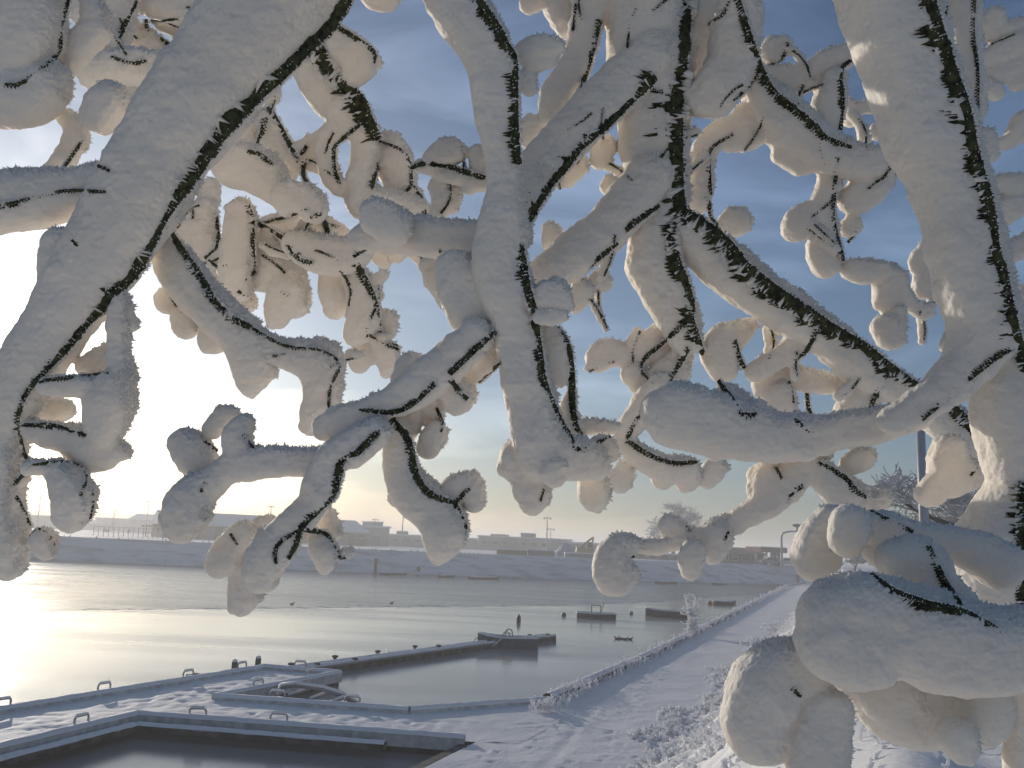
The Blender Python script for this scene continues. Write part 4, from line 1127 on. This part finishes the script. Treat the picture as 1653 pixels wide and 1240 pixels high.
 dict(name='centre limb', d=1.32, rime='''
 1045 -190 60, 1040 -90 60, 1036 -20 58, 1036 60 56, 1040 130 52, 1046 190 48, 1049 240 46, 1056 290 40, 1066 330 34
 @-0.02:-0.11 1058 86 34, 1040 102 38, 1002 136 38, 956 180 36, 916 222 35, 876 265 35, 842 310 38, 818 352 36
 @-0.01:-0.07 1052 282 34, 1040 295 36, 1000 345 36, 960 385 34, 920 415 30, 885 440 26, 858 455 18
 @0.0 1070 350 30, 1060 390 40, 1056 425 42, 1070 460 38, 1085 495 30, 1096 525 28, 1106 550 22
 1108 60 12, 1102 150 12, 1098 250 12, 1100 320 12
 @0.04 1086 530 18, 1056 550 20, 1036 575 18
 @0.04 966 578 22, 990 572 18, 1016 580 16
 @0.03 1020 605 18, 1046 625 18, 1076 610 26, 1092 580 22
 @0.0 1062 630 24, 1040 656 18, 1016 690 16, 1000 710 12
 @0.0 1010 720 14, 1046 745 16, 1080 760 18, 1112 756 16
 @0.02 1006 760 15, 1000 778 16
 @0.02 1070 772 17
 @0.02 1110 770 18, 1107 782 13
 @0.02 1152 758 18, 1140 774 12, 1166 755 9
 @-0.02 1112 372 26, 1142 408 34, 1180 440 38, 1220 470 36, 1260 496 34, 1300 522 30, 1340 552 26, 1376 582 28, 1406 606 26, 1440 626 22, 1490 654 24, 1530 684 26, 1566 712 25, 1595 735 24
 @0.0 1296 545 20, 1276 565 17, 1246 585 15, 1218 600 14
 @0.0 1400 610 24, 1388 640 25, 1380 664 29
 @0.02 1210 525 12, 1180 545 22, 1160 565 26, 1166 595 20
 @0.03 1235 622 18, 1270 606 15, 1310 616 15, 1350 622 14
 @0.02 1254 640 22, 1262 668 20
 @0.04 1135 -30 26, 1135 10 24, 1130 60 20, 1120 110 14, 1110 142 10
 @-0.02 1192 10 34, 1186 65 36, 1176 110 34, 1152 148 36, 1130 166 22
 @0.04 1205 115 16, 1230 158 26, 1260 192 36, 1290 220 38, 1330 245 30, 1370 260 26, 1402 265 24, 1430 260 20
 @0.05 1264 248 17, 1292 262 21
 @0.05 1420 275 24, 1400 305 26, 1376 325 21
 @0.08 1246 85 18, 1262 76 13
 @0.08 1240 126 16, 1270 130 18, 1300 120 12, 1330 105 16, 1365 90 16, 1395 72 17
 @0.06 1345 130 18, 1336 170 22, 1330 205 20
 @0.1 1370 170 10, 1375 195 10
 @0.1 1390 176 9, 1416 168 10
 @0.1 1416 214 12
 @0.05 1336 265 10, 1336 300 16, 1326 335 14, 1330 370 18, 1325 400 18, 1332 426 20
 @0.05 1312 345 17, 1290 360 20, 1284 368 19
 @0.07 1372 366 16
 @0.05 1375 435 15, 1400 440 17, 1422 436 12
 @0.05 1440 455 22, 1430 482 18, 1450 480 16, 1436 505 13
 @0.04 1428 530 20, 1440 545 16, 1452 505 9
 @0.05 1472 490 8, 1490 504 10, 1501 494 6
 @0.08 1495 410 16, 1476 425 9, 1490 440 13, 1490 466 14, 1502 456 12
 @0.06 1190 205 18, 1150 226 18, 1131 260 16, 1131 300 18, 1126 330 14
 @0.06 1186 360 22, 1170 370 14
 @0.06 1202 190 20, 1214 220 18, 1176 232 12
 @0.04 900 -10 24, 905 15 22, 913 46 14
 @0.0 962 -30 28, 956 5 27, 946 45 22, 936 85 20, 920 120 22, 896 156 24, 890 186 18
 @0.05 866 -6 16, 852 6 12
 @0.0 892 380 16, 888 398 10
 @0.03 985 300 14
 @0.03 975 240 18, 968 258 12
 @0.03 932 268 15, 912 286 13
 @0.03 860 204 18, 856 226 13
 @-0.03 966 455 16, 976 455 9
 @-0.03 940 470 16, 930 496 10
 ''', bark='''
 1108 -120 34, 1104 -20 34, 1101 30 32, 1097 80 30, 1094 130 28, 1090 190 28, 1090 254 27, 1092 310 26, 1100 345 24
 1054 125 18, 1017 163 14, 976 203 15, 942 234 10, 912 268 14, 885 301 13, 858 342 16, 843 376 14
 1061 332 10, 1037 349 12, 1010 372 8
 996 393 7, 966 417 8, 946 434 6
 1086 360 12, 1085 385 16, 1091 424 18, 1105 455 14, 1115 492 14, 1113 515 16, 1125 549 13, 1134 570 8
 1101 526 6, 1068 556 7, 1044 576 6, 1035 597 5, 1054 620 4
 1112 563 7, 1091 597 7, 1074 627 5
 1045 651 6, 1020 692 6, 1012 709 5
 1013 712 7, 1051 736 8, 1088 747 7, 1125 746 5
 1098 340 18, 1139 368 22, 1173 396 22, 1200 430 22, 1251 471 22, 1302 505 20, 1352 536 18, 1397 563 17, 1430 590 17, 1478 622 12
 1525 648 12, 1553 674 17, 1583 702 13
 1322 529 6, 1302 566 6, 1285 580 4
 1434 600 7, 1417 631 7, 1407 658 7, 1413 672 5
 1186 549 6, 1196 583 7, 1203 595 5
 1273 617 6, 1280 651 7, 1283 678 6
 1303 634 5, 1305 658 6, 1312 675 5
 1186 -20 8, 1200 30 10, 1214 75 12, 1230 119 12, 1251 152 12, 1281 176 12, 1312 203 12, 1335 224 10, 1375 238 5
 1183 0 5, 1166 24 6, 1145 39 5
 1225 122 5, 1204 144 6, 1183 163 4
 1272 70 5, 1264 92 6, 1240 108 5
 1388 90 5, 1363 105 6, 1356 122 8, 1359 163 9, 1356 210 7
 1298 139 5, 1290 152 5, 1288 173 4
 1352 255 6, 1346 319 6, 1346 356 6, 1356 400 7, 1362 422 5
 1346 322 4, 1325 340 4, 1308 352 3
 1450 254 5, 1437 271 5, 1424 290 4
 1383 375 4, 1368 392 4
 1183 217 4, 1149 240 6, 1145 271 6, 1147 315 6
 1140 318 4, 1145 330 6, 1147 350 5, 1159 364 4
 930 7 5, 925 50 5
 969 34 7, 956 85 8, 946 118 8, 939 142 6
 919 468 5, 912 490 6, 908 505 5
 900 285 4, 904 304 4
 '''),
 dict(name='low horizontal branch', d=0.98, rime='''
 1076 664 36, 1094 670 52, 1130 680 50, 1170 690 46, 1210 700 43, 1250 706 38, 1292 706 34, 1332 700 25, 1372 692 24, 1410 690 24, 1450 678 22, 1482 664 22
 @0.02 1322 730 18, 1292 760 20, 1266 786 22, 1240 810 20, 1212 828 17, 1186 846 14, 1160 856 16, 1130 868 11, 1090 878 8, 1060 884 8, 1030 882 11
 @0.03 1240 772 26, 1240 795 27
 @0.03 1278 800 9, 1292 778 8
 @0.02 1156 866 24, 1150 890 19
 @-0.01 1118 886 14, 1115 906 18, 1113 924 13
 @0.03 1092 856 15, 1080 848 14, 1106 860 8
 @0.0 1020 880 12, 996 886 18, 986 910 25, 990 930 27, 1004 926 24
 @0.02 1318 752 12, 1346 785 24, 1372 806 24, 1402 816 16, 1422 806 13
 @0.03 1364 762 9, 1380 745 14, 1396 740 15
 @0.03 1172 640 20, 1200 660 18
 ''', bark='''
 1159 614 6, 1176 637 8, 1200 668 8, 1222 668 5
 1281 678 8, 1312 698 6
 1488 678 7, 1460 696 5
 1252 754 5, 1265 777 5
 1296 785 7, 1273 800 8, 1266 815 5
 1321 746 6, 1364 771 8, 1381 791 8, 1403 804 5
 1098 838 4, 1116 860 4
 1010 882 4, 1022 900 5
 1170 872 4, 1176 858 4
 '''),
 dict(name='right limb', d=0.90, rime='''
 1390 -210 78, 1410 -110 78, 1430 -20 76, 1440 20 72, 1455 70 68, 1470 120 66, 1485 170 64, 1502 220 62, 1522 270 60, 1540 320 56, 1552 370 55, 1562 420 54, 1575 470 53, 1588 515 52, 1582 555 46, 1562 588 36, 1535 616 30, 1505 640 26, 1475 660 23, 1442 680 21
 @0.03 1640 560 44, 1650 600 60, 1650 660 68, 1655 720 66, 1664 780 58, 1656 832 68, 1642 875 82, 1632 925 90, 1640 985 80
 @0.12 1556 -30 20, 1557 40 20, 1560 90 18, 1570 140 16, 1573 190 12
 @0.2 1585 62 8, 1620 48 10, 1670 36 10
 @0.2 1602 32 17, 1590 42 11
 @0.2 1585 98 12, 1615 85 16, 1670 60 16
 @0.2 1590 126 12, 1620 118 16, 1680 92 14
 @0.2 1590 138 10, 1606 150 10
 @0.2 1640 138 9, 1680 120 12
 @0.12 1586 225 16, 1596 250 15
 @0.2 1608 236 7, 1630 228 9, 1652 204 20
 @0.2 1616 300 18, 1660 304 16
 @0.2 1608 340 15, 1642 332 14, 1626 350 10
 @0.2 1626 410 16, 1660 394 14
 @0.2 1652 480 17, 1648 505 12
 @0.16 1536 545 12, 1528 560 8
 @0.15 1532 728 24, 1530 760 26, 1560 766 24, 1532 786 18
 @0.15 1512 776 16, 1496 800 15, 1516 796 13
 ''', bark='''
 1470 -110 22, 1488 -30 22, 1498 0 22, 1515 54 21, 1532 108 22, 1556 176 21, 1569 237 19, 1583 288 18, 1596 332 17, 1607 407 16, 1617 431 14, 1627 482 16, 1640 543 17, 1660 600 16
 1650 556 6, 1610 576 8, 1562 614 7
 1545 631 6, 1488 678 6
 1652 780 14, 1651 850 16, 1651 920 16, 1646 985 10
 1574 -10 6, 1571 51 6, 1578 112 6, 1578 203 5
 1600 72 4, 1640 55 4
 1578 754 4, 1566 768 4
 1528 12 5, 1526 24 5
 '''),
 dict(name='lower right bough', d=0.55, rime='''
 @0.1 1342 846 26, 1322 880 36, 1316 904 34
 @0.06 1372 845 28, 1367 868 28
 @0.1 1410 852 26, 1440 866 30, 1422 890 24
 @0.1 1440 850 18, 1480 866 20, 1520 872 22, 1570 890 30, 1610 910 40
 @0.05 1452 906 36, 1486 902 34, 1508 945 34, 1545 985 34
 @0.0 1350 1000 62, 1402 996 68, 1456 1016 74, 1516 1036 74, 1580 1048 68, 1640 1045 58, 1700 1045 56
 @0.0 1344 1040 58, 1390 1046 62
 @0.07 1400 1080 60, 1450 1112 78, 1506 1112 78, 1560 1092 66, 1610 1070 56
 @0.05 1424 1100 50, 1452 1146 46
 @0.03 1300 1080 44, 1262 1082 46, 1236 1112 54, 1222 1150 52, 1222 1180 50, 1246 1198 34
 @0.02 1332 1150 42, 1320 1200 46, 1316 1250 46
 @0.01 1545 1190 27, 1552 1206 23
 @0.03 1596 1112 30, 1586 1150 40, 1576 1176 30
 @0.04 1655 1080 50, 1662 1140 40, 1662 1200 34, 1656 1245 28
 ''', bark='''
 1406 825 6, 1440 842 7, 1474 859 6
 1499 882 8, 1512 910 10, 1525 940 12, 1550 977 10
 1407 929 9, 1444 955 12, 1488 973 14, 1550 988 14, 1583 1002 10, 1619 1020 8
 1280 1112 8, 1292 1124 6
 '''),
]
import openvdb

def parse(txt):
    out = []
    for ln in txt.strip().splitlines():
        ln = ln.strip()
        if not ln: continue
        if ln[0] == '@':
            a, ln = ln.split(' ', 1); dz = a[1:].split(':'); dz = (float(dz[0]), float(dz[-1]))
        else: dz = (0.0, 0.0)
        out.append((dz, np.array([[float(k) for k in p.split()] for p in ln.split(',')])))
    return out

def spline(P, step):
    """Catmull-Rom through rows of P, resampled about every `step` units of the first two columns"""
    if len(P) == 1: return P
    Q = np.vstack([2 * P[0] - P[1], P, 2 * P[-1] - P[-2]]); out = []
    for i in range(1, len(Q) - 2):
        n = max(2, int(np.hypot(*(Q[i + 1, :2] - Q[i, :2])) / step)); t = np.linspace(0, 1, n, endpoint=False)[:, None]
        a, b, c, d = Q[i - 1], Q[i], Q[i + 1], Q[i + 2]
        out.append(.5 * (2 * b + (c - a) * t + (2 * a - 5 * b + 4 * c - d) * t ** 2 + (3 * b - a - 3 * c + d) * t ** 3))
    out.append(P[-1:]); R = np.vstack(out); R[:, 2] = np.maximum(R[:, 2], 0.5 * P[:, 2].min())
    return R

def local(P, d):
    """pixels -> points in the limb's frame (x right, y up, z away), metres"""
    d = np.broadcast_to(np.asarray(d, float), (len(P),))
    return np.stack([(P[:, 0] - CX) / FPX * d, -(P[:, 1] - CY) / FPX * d, d], 1)

CAM3 = np.array(CAM_M.to_3x3())
def to_world(V):
    return (np.asarray(V) * np.array([1, 1, -1.])) @ CAM3.T + np.array(CAM_LOC)

class Field:
    """distance field of one limb's rime"""
    def __init__(s, spheres, vox):
        # spheres: list of (p0, r0, p1, r1)
        lo = np.min([np.minimum(a - ra, b - rb) for a, ra, b, rb in spheres], 0) - 5 * vox
        hi = np.max([np.maximum(a + ra, b + rb) for a, ra, b, rb in spheres], 0) + 5 * vox
        s.lo, s.vox = lo, vox; s.n = np.ceil((hi - lo) / vox).astype(int) + 1
        s.big = 4 * vox; s.A = np.full(s.n, s.big, np.float32); k = 3.2 * vox
        for a, ra, b, rb in spheres:
            m = max(ra, rb) + 4 * vox
            i0 = np.maximum(0, ((np.minimum(a, b) - m - lo) / vox).astype(int)); i1 = np.minimum(s.n, ((np.maximum(a, b) + m - lo) / vox).astype(int) + 2)
            X, Y, Z = (np.arange(i0[j], i1[j], dtype=np.float32) * np.float32(vox) + np.float32(lo[j]) for j in range(3))
            X = X[:, None, None]; Y = Y[None, :, None]; Z = Z[None, None, :]
            ab = b - a; L2 = float(ab @ ab) + 1e-12
            t = ((X - a[0]) * ab[0] + (Y - a[1]) * ab[1] + (Z - a[2]) * ab[2]) / L2
            np.clip(t, 0, 1, out=t)
            D2 = (X - a[0] - t * ab[0]) ** 2 + (Y - a[1] - t * ab[1]) ** 2; Dz = np.abs(Z - a[2] - t * ab[2]) * np.float32(1.12)
            D = (D2 ** 1.5 + Dz * Dz * Dz) ** np.float32(1 / 3.) - (ra + (rb - ra) * t)   # rime feathers are broad-faced, not round
            S = s.A[i0[0]:i1[0], i0[1]:i1[1], i0[2]:i1[2]]
            h = np.clip(.5 + .5 * (S - D) / k, 0, 1)
            S[...] = S * (1 - h) + D * h - k * h * (1 - h)
        np.clip(s.A, -s.big, s.big, out=s.A)
    def sample(s, P):
        I = np.rint((P - s.lo) / s.vox).astype(int); ok = np.all((I >= 0) & (I < s.n), axis=-1)
        I = np.clip(I, 0, s.n - 1)
        return np.where(ok, s.A[I[..., 0], I[..., 1], I[..., 2]], s.big)
    def mesh(s):
        g = openvdb.FloatGrid(s.big); g.copyFromArray(s.A)
        V, Q = g.convertToQuads(0.0)
        V = np.asarray(V, np.float64) * s.vox + s.lo
        return V, np.asarray(Q)

def vnormals(V, Q):
    N = np.zeros_like(V); c = np.cross(V[Q[:, 2]] - V[Q[:, 0]], V[Q[:, 3]] - V[Q[:, 1]])
    for k in range(4): np.add.at(N, Q[:, k], c)
    return N / (np.linalg.norm(N, axis=1, keepdims=True) + 1e-12)

trunk_base = Vector((2.1, -1.9, 2.86))
tree = thing('frosted_tree', trunk_base, 'bare tree thickly coated in white rime, its boughs hanging across the whole view', 'tree')

def build_limb(idx, L):
    d = L['d']; vox = 2.0 * d / FPX; rng = np.random.default_rng(100 + idx)
    segs = []; extra = []
    for dz, P in parse(L['rime']):
        P = P.copy(); P[:, 2] = np.where(P[:, 2] < 34, P[:, 2] * 1.05 + 1.2, P[:, 2])
        S = spline(P, 14.0)
        dd = d + dz[0] + (dz[1] - dz[0]) * np.linspace(0, 1, len(S)) + rng.uniform(-.006, .006)
        # swellings: rime grows unevenly along a branch
        ph = rng.uniform(0, 50)
        arc = np.concatenate([[0], np.cumsum(np.hypot(*np.diff(S[:, :2], axis=0).T))]) if len(S) > 1 else np.zeros(1)
        wob = vnoise(np.stack([arc / 34 + ph, 0 * arc, 0 * arc], 1), idx)
        R = S[:, 2] * (1 + 0.05 * wob)
        P3 = local(S, dd); R3 = R * dd / FPX
        if len(P3) == 1: segs.append((P3[0], R3[0], P3[0] + 1e-4, R3[0]))
        # side knobs where rime has caught on buds and spurs
        if 8 < np.median(S[:, 2]) < 48 and d > .7:
            for i in range(len(S)):
                if rng.uniform() > .42: continue
                a = rng.uniform(0, 2 * np.pi); rr = S[i, 2]; kr = rr * rng.uniform(.30, .52); off = rr * rng.uniform(.72, .92)
                q = S[i].copy(); q[0] += math.cos(a) * off; q[1] += math.sin(a) * off
                c3 = local(q[None], dd[i] + rng.uniform(-.3, .6) * rr * dd[i] / FPX)[0]; segs.append((c3, kr * dd[i] / FPX, P3[i], kr * .8 * dd[i] / FPX))
        # thin forked side twigs
        if d > 1.25:
            for i in range(len(S)):
                if rng.uniform() > .075 or not (-40 < S[i, 1] < 620): continue
                a = rng.choice([rng.uniform(.1, 1.5), rng.uniform(1.5, 3.0), rng.uniform(-2.6, -.4)]); L_ = rng.uniform(28, 60) + S[i, 2]; kk = rng.uniform(-.6, .6)
                tq = [S[i, :2]]
                for q_ in range(4): tq.append(tq[-1] + L_ / 4 * np.array([math.cos(a), math.sin(a)])); a += kk * .5
                tq = np.array(tq); dz_ = dd[i] + rng.uniform(-.02, .05); r_ = rng.uniform(4.5, 8.0) * np.array([.9, .9, 1.0, 1.15, 1.05])
                pr = np.array([-(tq[-1] - tq[0])[1], (tq[-1] - tq[0])[0]]); pr /= np.linalg.norm(pr); pr *= 1 if pr[0] > 0 else -1
                t3 = local(np.column_stack([tq, r_]), dz_)
                for q_ in range(4): segs.append((t3[q_], r_[q_] * dz_ / FPX, t3[q_ + 1], r_[q_ + 1] * dz_ / FPX))
                extra.append(((0, 0), np.column_stack([tq[1:] + pr * r_[1:, None] * .62, np.array([3.2, 3.2, 3.0, 2.4])])))
        for i in range(len(P3) - 1): segs.append((P3[i], R3[i], P3[i + 1], R3[i + 1]))
    F = Field(segs, vox)
    V, Q = F.mesh(); N = vnormals(V, Q)
    if np.mean(F.sample(V + N * 2 * vox)) < np.mean(F.sample(V - N * 2 * vox)): N = -N; Q = Q[:, ::-1]
    px = d / FPX
    # uneven growth: broad swellings everywhere, a rough crust on the lee (upper right) side
    big = vnoise(V / (30 * px), idx + 3) * 2.8 + vnoise(V / (13 * px), idx + 9) * 1.3 + vnoise(V / (6.5 * px), idx + 10) * .8
    lee = np.clip(N @ np.array([.62, .62, .1]) + .05, 0, 1)
    fine = vnoise(V / (4.2 * px), idx + 17)
    streak = vnoise(V * np.array([1 / 30., 1 / 5., 1 / 6.]) / px, idx + 23)
    V = V + N * ((big + fine * (.7 + 3.6 * lee) + streak * (.5 if d > .7 else .25)) * px)[:, None]
    # ---- bark, laid on the rime's surface
    barks = []; FP, FD, FL, FR = [], [], [], []; KP, KD, KL, KR = [], [], [], []
    for dz, P in parse(L['bark']) + extra:
        P = P.copy(); P[:, 2] = P[:, 2] * 1.10 + .6
        S = spline(P, 5.0)
        zs = np.linspace(d - .25, d + .30, 400)
        R = local(S, 1.0)
        pts = R[:, None, :] * zs[None, :, None]
        val = F.sample(pts); hit = (val < 0); first = np.where(hit.any(1), zs[np.argmax(hit, 1)], np.nan)
        if np.isnan(first).all():
            # bark on the very edge: look beside it
            best = np.argmin(val, 1); first = zs[best]
        else:
            bad = np.isnan(first); ii = np.arange(len(first)); first[bad] = np.interp(ii[bad], ii[~bad], first[~bad])
        w = S[:, 2] * px
        for _ in range(3):
            f2 = first.copy(); f2[1:-1] = (first[:-2] + first[1:-1] * 2 + first[2:]) / 4; first = f2
        C = local(S, first + 0.12 * w)
        ww = w * .5 * (1 + .16 * vnoise(np.stack([S[:, 0] / 9, S[:, 1] / 9, 0 * S[:, 0]], 1), idx))
        barks.append((C, ww, P))
        T = np.gradient(C, axis=0) if len(C) > 1 else np.array([[1, 0, 0]]); T /= np.linalg.norm(T, axis=1, keepdims=True) + 1e-12
        view = -C / np.linalg.norm(C, axis=1, keepdims=True)
        B = np.cross(T, view); B /= np.linalg.norm(B, axis=1, keepdims=True) + 1e-12
        seg = np.linalg.norm(np.diff(C, axis=0), axis=1).sum()
        for side in (1, -1):
            snowy = F.sample(C + side * B * (w[:, None] * .9 + 3 * px) - view * 2 * px) < 0
            cnt = int(seg / (1.5 * px))
            if cnt < 2: continue
            u = rng.uniform(0, len(C) - 1.001, cnt); i = u.astype(int); f = (u - i)[:, None]
            lerp = lambda A: A[i] * (1 - f) + A[i + 1] * f
            c, t, v, b = lerp(C), lerp(T), lerp(view), lerp(B) * side; wl = np.maximum(w[i], 4 * px); sn = snowy[i]
            clump = vnoise(np.stack([u * .55, 0 * u, 0 * u], 1), idx + 31) * .5 + .5
            r1, r2 = rng.uniform(0, 1, cnt), rng.uniform(0, 1, cnt)
            base = c + b * (wl * np.where(sn, .70 - .3 * r2 * clump, .42))[:, None] + v * (wl * np.where(sn, .28, .05 + .35 * r2))[:, None]
            dirv = np.where(sn[:, None], -b * .9 + v * .42, b * .9 + v * .1) + rng.normal(0, .33, (cnt, 3))
            ln = np.where(sn, wl * (.18 + .95 * r1 ** 1.5 * clump * 1.3), np.minimum(wl * .34, 4.4 * px) * (.5 + r1) + 1.6 * px)
            rd = np.where(sn, wl * (.08 + .20 * r2 ** 1.5), .9 * px + .7 * px * r2)
            FP.append(base); FD.append(dirv); FL.append(ln); FR.append(rd)
        # dark clefts: bark-coloured shards laid on the rime for the shade in its crevices
        for side in (1, -1):
            cnt = int(seg / (2.0 * px))
            if cnt < 2: continue
            u = rng.uniform(0, len(C) - 1.001, cnt); i = u.astype(int)
            wl = np.maximum(w[i], 4 * px); c = C[i]; b = B[i] * side
            lee_side = (b @ np.array([-1., -.25, 0])) < 0
            clump = np.clip(vnoise(np.stack([u * .30, 0 * u, 0 * u], 1), idx + 61) * 1.0 + .4, 0, 1.3)
            ln = wl * (.15 + np.where(wl > 14 * px, .95, .5) * rng.uniform(0, 1, cnt) ** 1.6 * clump) * np.where(lee_side, .15, 1)
            wind = np.array([-1., .06, 0]); g = b @ wind; fl = np.where((g > .15)[:, None], b * .45 + wind * .65, b)
            tip = c + b * (wl * .35)[:, None] + fl * ln[:, None] + T[i] * (rng.normal(0, .12, cnt) * ln)[:, None]
            rr = tip / tip[:, 2:3]; val = F.sample(rr[:, None, :] * zs[None, :, None]) < 0; ok = val.any(1)
            tip = rr * zs[np.argmax(val, 1)][:, None] + view[i] * 3.2 * px; base = c + b * (wl * .30)[:, None] + view[i] * (wl * .14 + 3.0 * px)[:, None]
            ok &= np.abs(tip[:, 2] - base[:, 2]) < ln * .7 + 2 * px
            k_ = ok; dv = (tip - base)[k_]; KP.append(base[k_]); KD.append(dv); KL.append(np.linalg.norm(dv, axis=1)); KR.append((wl * (.11 + .22 * rng.uniform(0, 1, cnt) ** 1.3) * np.where(lee_side, .5, 1))[k_])
        # specks of frost caught on the bark itself
        cnt = int(seg / (2.4 * px)); u = rng.integers(0, len(C), max(1, cnt)); b = B[u]; v = view[u]; s_ = rng.uniform(-1, 1, len(u))[:, None]
        FP.append(C[u] + b * s_ * w[u][:, None] * .45 + v * (w[u][:, None] * .5 * np.sqrt(np.clip(1 - (s_ * .9) ** 2, 0, 1)) * .92))
        FD.append(v + rng.normal(0, .7, (len(u), 3))); FL.append((1.2 + 2.4 * rng.uniform(0, 1, len(u))) * px); FR.append((.6 + .8 * rng.uniform(0, 1, len(u))) * px)
    # crust crystals on lee edges
    vw = -V / np.linalg.norm(V, axis=1, keepdims=True)
    cand = np.where((lee > .28) & (vnoise(V / (22 * px), idx + 41) > -.35))[0]
    pick = rng.choice(cand, min(len(cand), int(len(V) * (.07 if d > .7 else .03))), replace=False)
    r1 = rng.uniform(0, 1, len(pick))
    FP.append(V[pick] - N[pick] * px); FD.append(N[pick] + rng.normal(0, .45, (len(pick), 3))); FL.append((2.4 + 6.0 * r1 ** 2.5) * px); FR.append((1.1 + 1.0 * r1) * px)
    # ---- objects
    first = None
    for k, (C, ww, P) in enumerate(barks):
        n = len(C); W = to_world(C); mb = MB()
        mb.tube([Vector(p) for p in W], list(ww), 10)
        jit = vnoise(np.array(mb.v) / (6 * px), idx + 51) * 1.0 * px
        cen = np.repeat(W, 10, 0); vv = np.array(mb.v); rad = vv - cen; rad /= np.linalg.norm(rad, axis=1, keepdims=True) + 1e-12
        mb.v = [tuple(p) for p in vv + rad * jit[:, None]]
        o = mb.build('limb' if k == 0 else 'side_branch', BARK, tree if k == 0 else first, smooth=True)
        if k == 0: first = o
    me = np_mesh('rime', to_world(V), Q); o = link('rime', me, RIME, first, smooth=True)
    o['label'] = 'thick smooth white rime coating the ' + L['name']
    me = cones('frost_crystals', to_world(np.vstack(FP)), np.vstack(FD) * np.array([1, 1, -1.]) @ CAM3.T, np.concatenate(FL), np.concatenate(FR))
    stuff(link('frost_crystals', me, FROST, first))
    me = cones('cleft_shade', to_world(np.vstack(KP)), np.vstack(KD) * np.array([1, 1, -1.]) @ CAM3.T, np.concatenate(KL), np.concatenate(KR), 5)
    stuff(link('cleft_shade', me, BARK, first))  # cones coloured like bark, painting in the dark of the rime's crevices
    first['label'] = 'dark mossy bark of the ' + L['name']
    return first

limb_objs = {L['name']: build_limb(i, L) for i, L in enumerate(LIMBS)}

# the trunk and the boughs' upper ends stand behind the photographer, out of the frame
mb = MB()
fork = trunk_base + Vector((-.1, .1, 3.6))
mb.tube([trunk_base + Vector((0, 0, -.4)), trunk_base + Vector((.02, 0, .5)), trunk_base + Vector((-.05, .05, 2)), fork, fork + Vector((-.2, .3, 1.0))], [.26, .2, .17, .14, .05], 14)
mb.build('trunk', BARK, tree, smooth=True)
for (px, py, d, r, lift) in ((600, -80, 1.22, .018, .9), (750, -60, 1.08, .012, .7), (1108, -120, 1.32, .02, .6), (1470, -110, .9, .012, .45)):
    p = at(px, py, d); q = at(px + 12, py - 140, d + .02)
    mid = (q + fork) / 2 + Vector((0, 0, lift)); pts = []
    for k in range(15):
        t = k / 14; pts.append(((p * (1 - t) + q * t) * (1 - t) + (q * (1 - t) + mid * t) * t) * (1 - t) + ((q * (1 - t) + mid * t) * (1 - t) + (mid * (1 - t) + fork * t) * t) * t)
    o = MB().tube(pts, [r + .03 * k / 14 for k in range(15)], 8).build('limb', BARK, tree, smooth=True)
    MB().tube([x + Vector((-.03, .03, .035)) for x in pts[:-2]], [.05 + .01 * math.sin(k * 1.7) for k in range(13)], 12).build('rime', RIME, o, smooth=True)
# ------------------------------------------------------------------ winter haze over the whole place
hz = bpy.data.materials.new('haze'); hz.use_nodes = True
n, l = hz.node_tree.nodes, hz.node_tree.links; n.clear()
ho = n.new('ShaderNodeOutputMaterial'); hv = n.new('ShaderNodeVolumePrincipled')
hv.inputs['Color'].default_value = (.96, .95, .94, 1); hv.inputs['Density'].default_value = 0.0019; hv.inputs['Anisotropy'].default_value = .35
l.new(hv.outputs[0], ho.inputs['Volume'])
E2 = EXT + 60
o = MB().box((0, EXT / 2 - 150, 7.0), (2 * E2, EXT + 420, 24.0)).build('haze', hz); stuff(o)
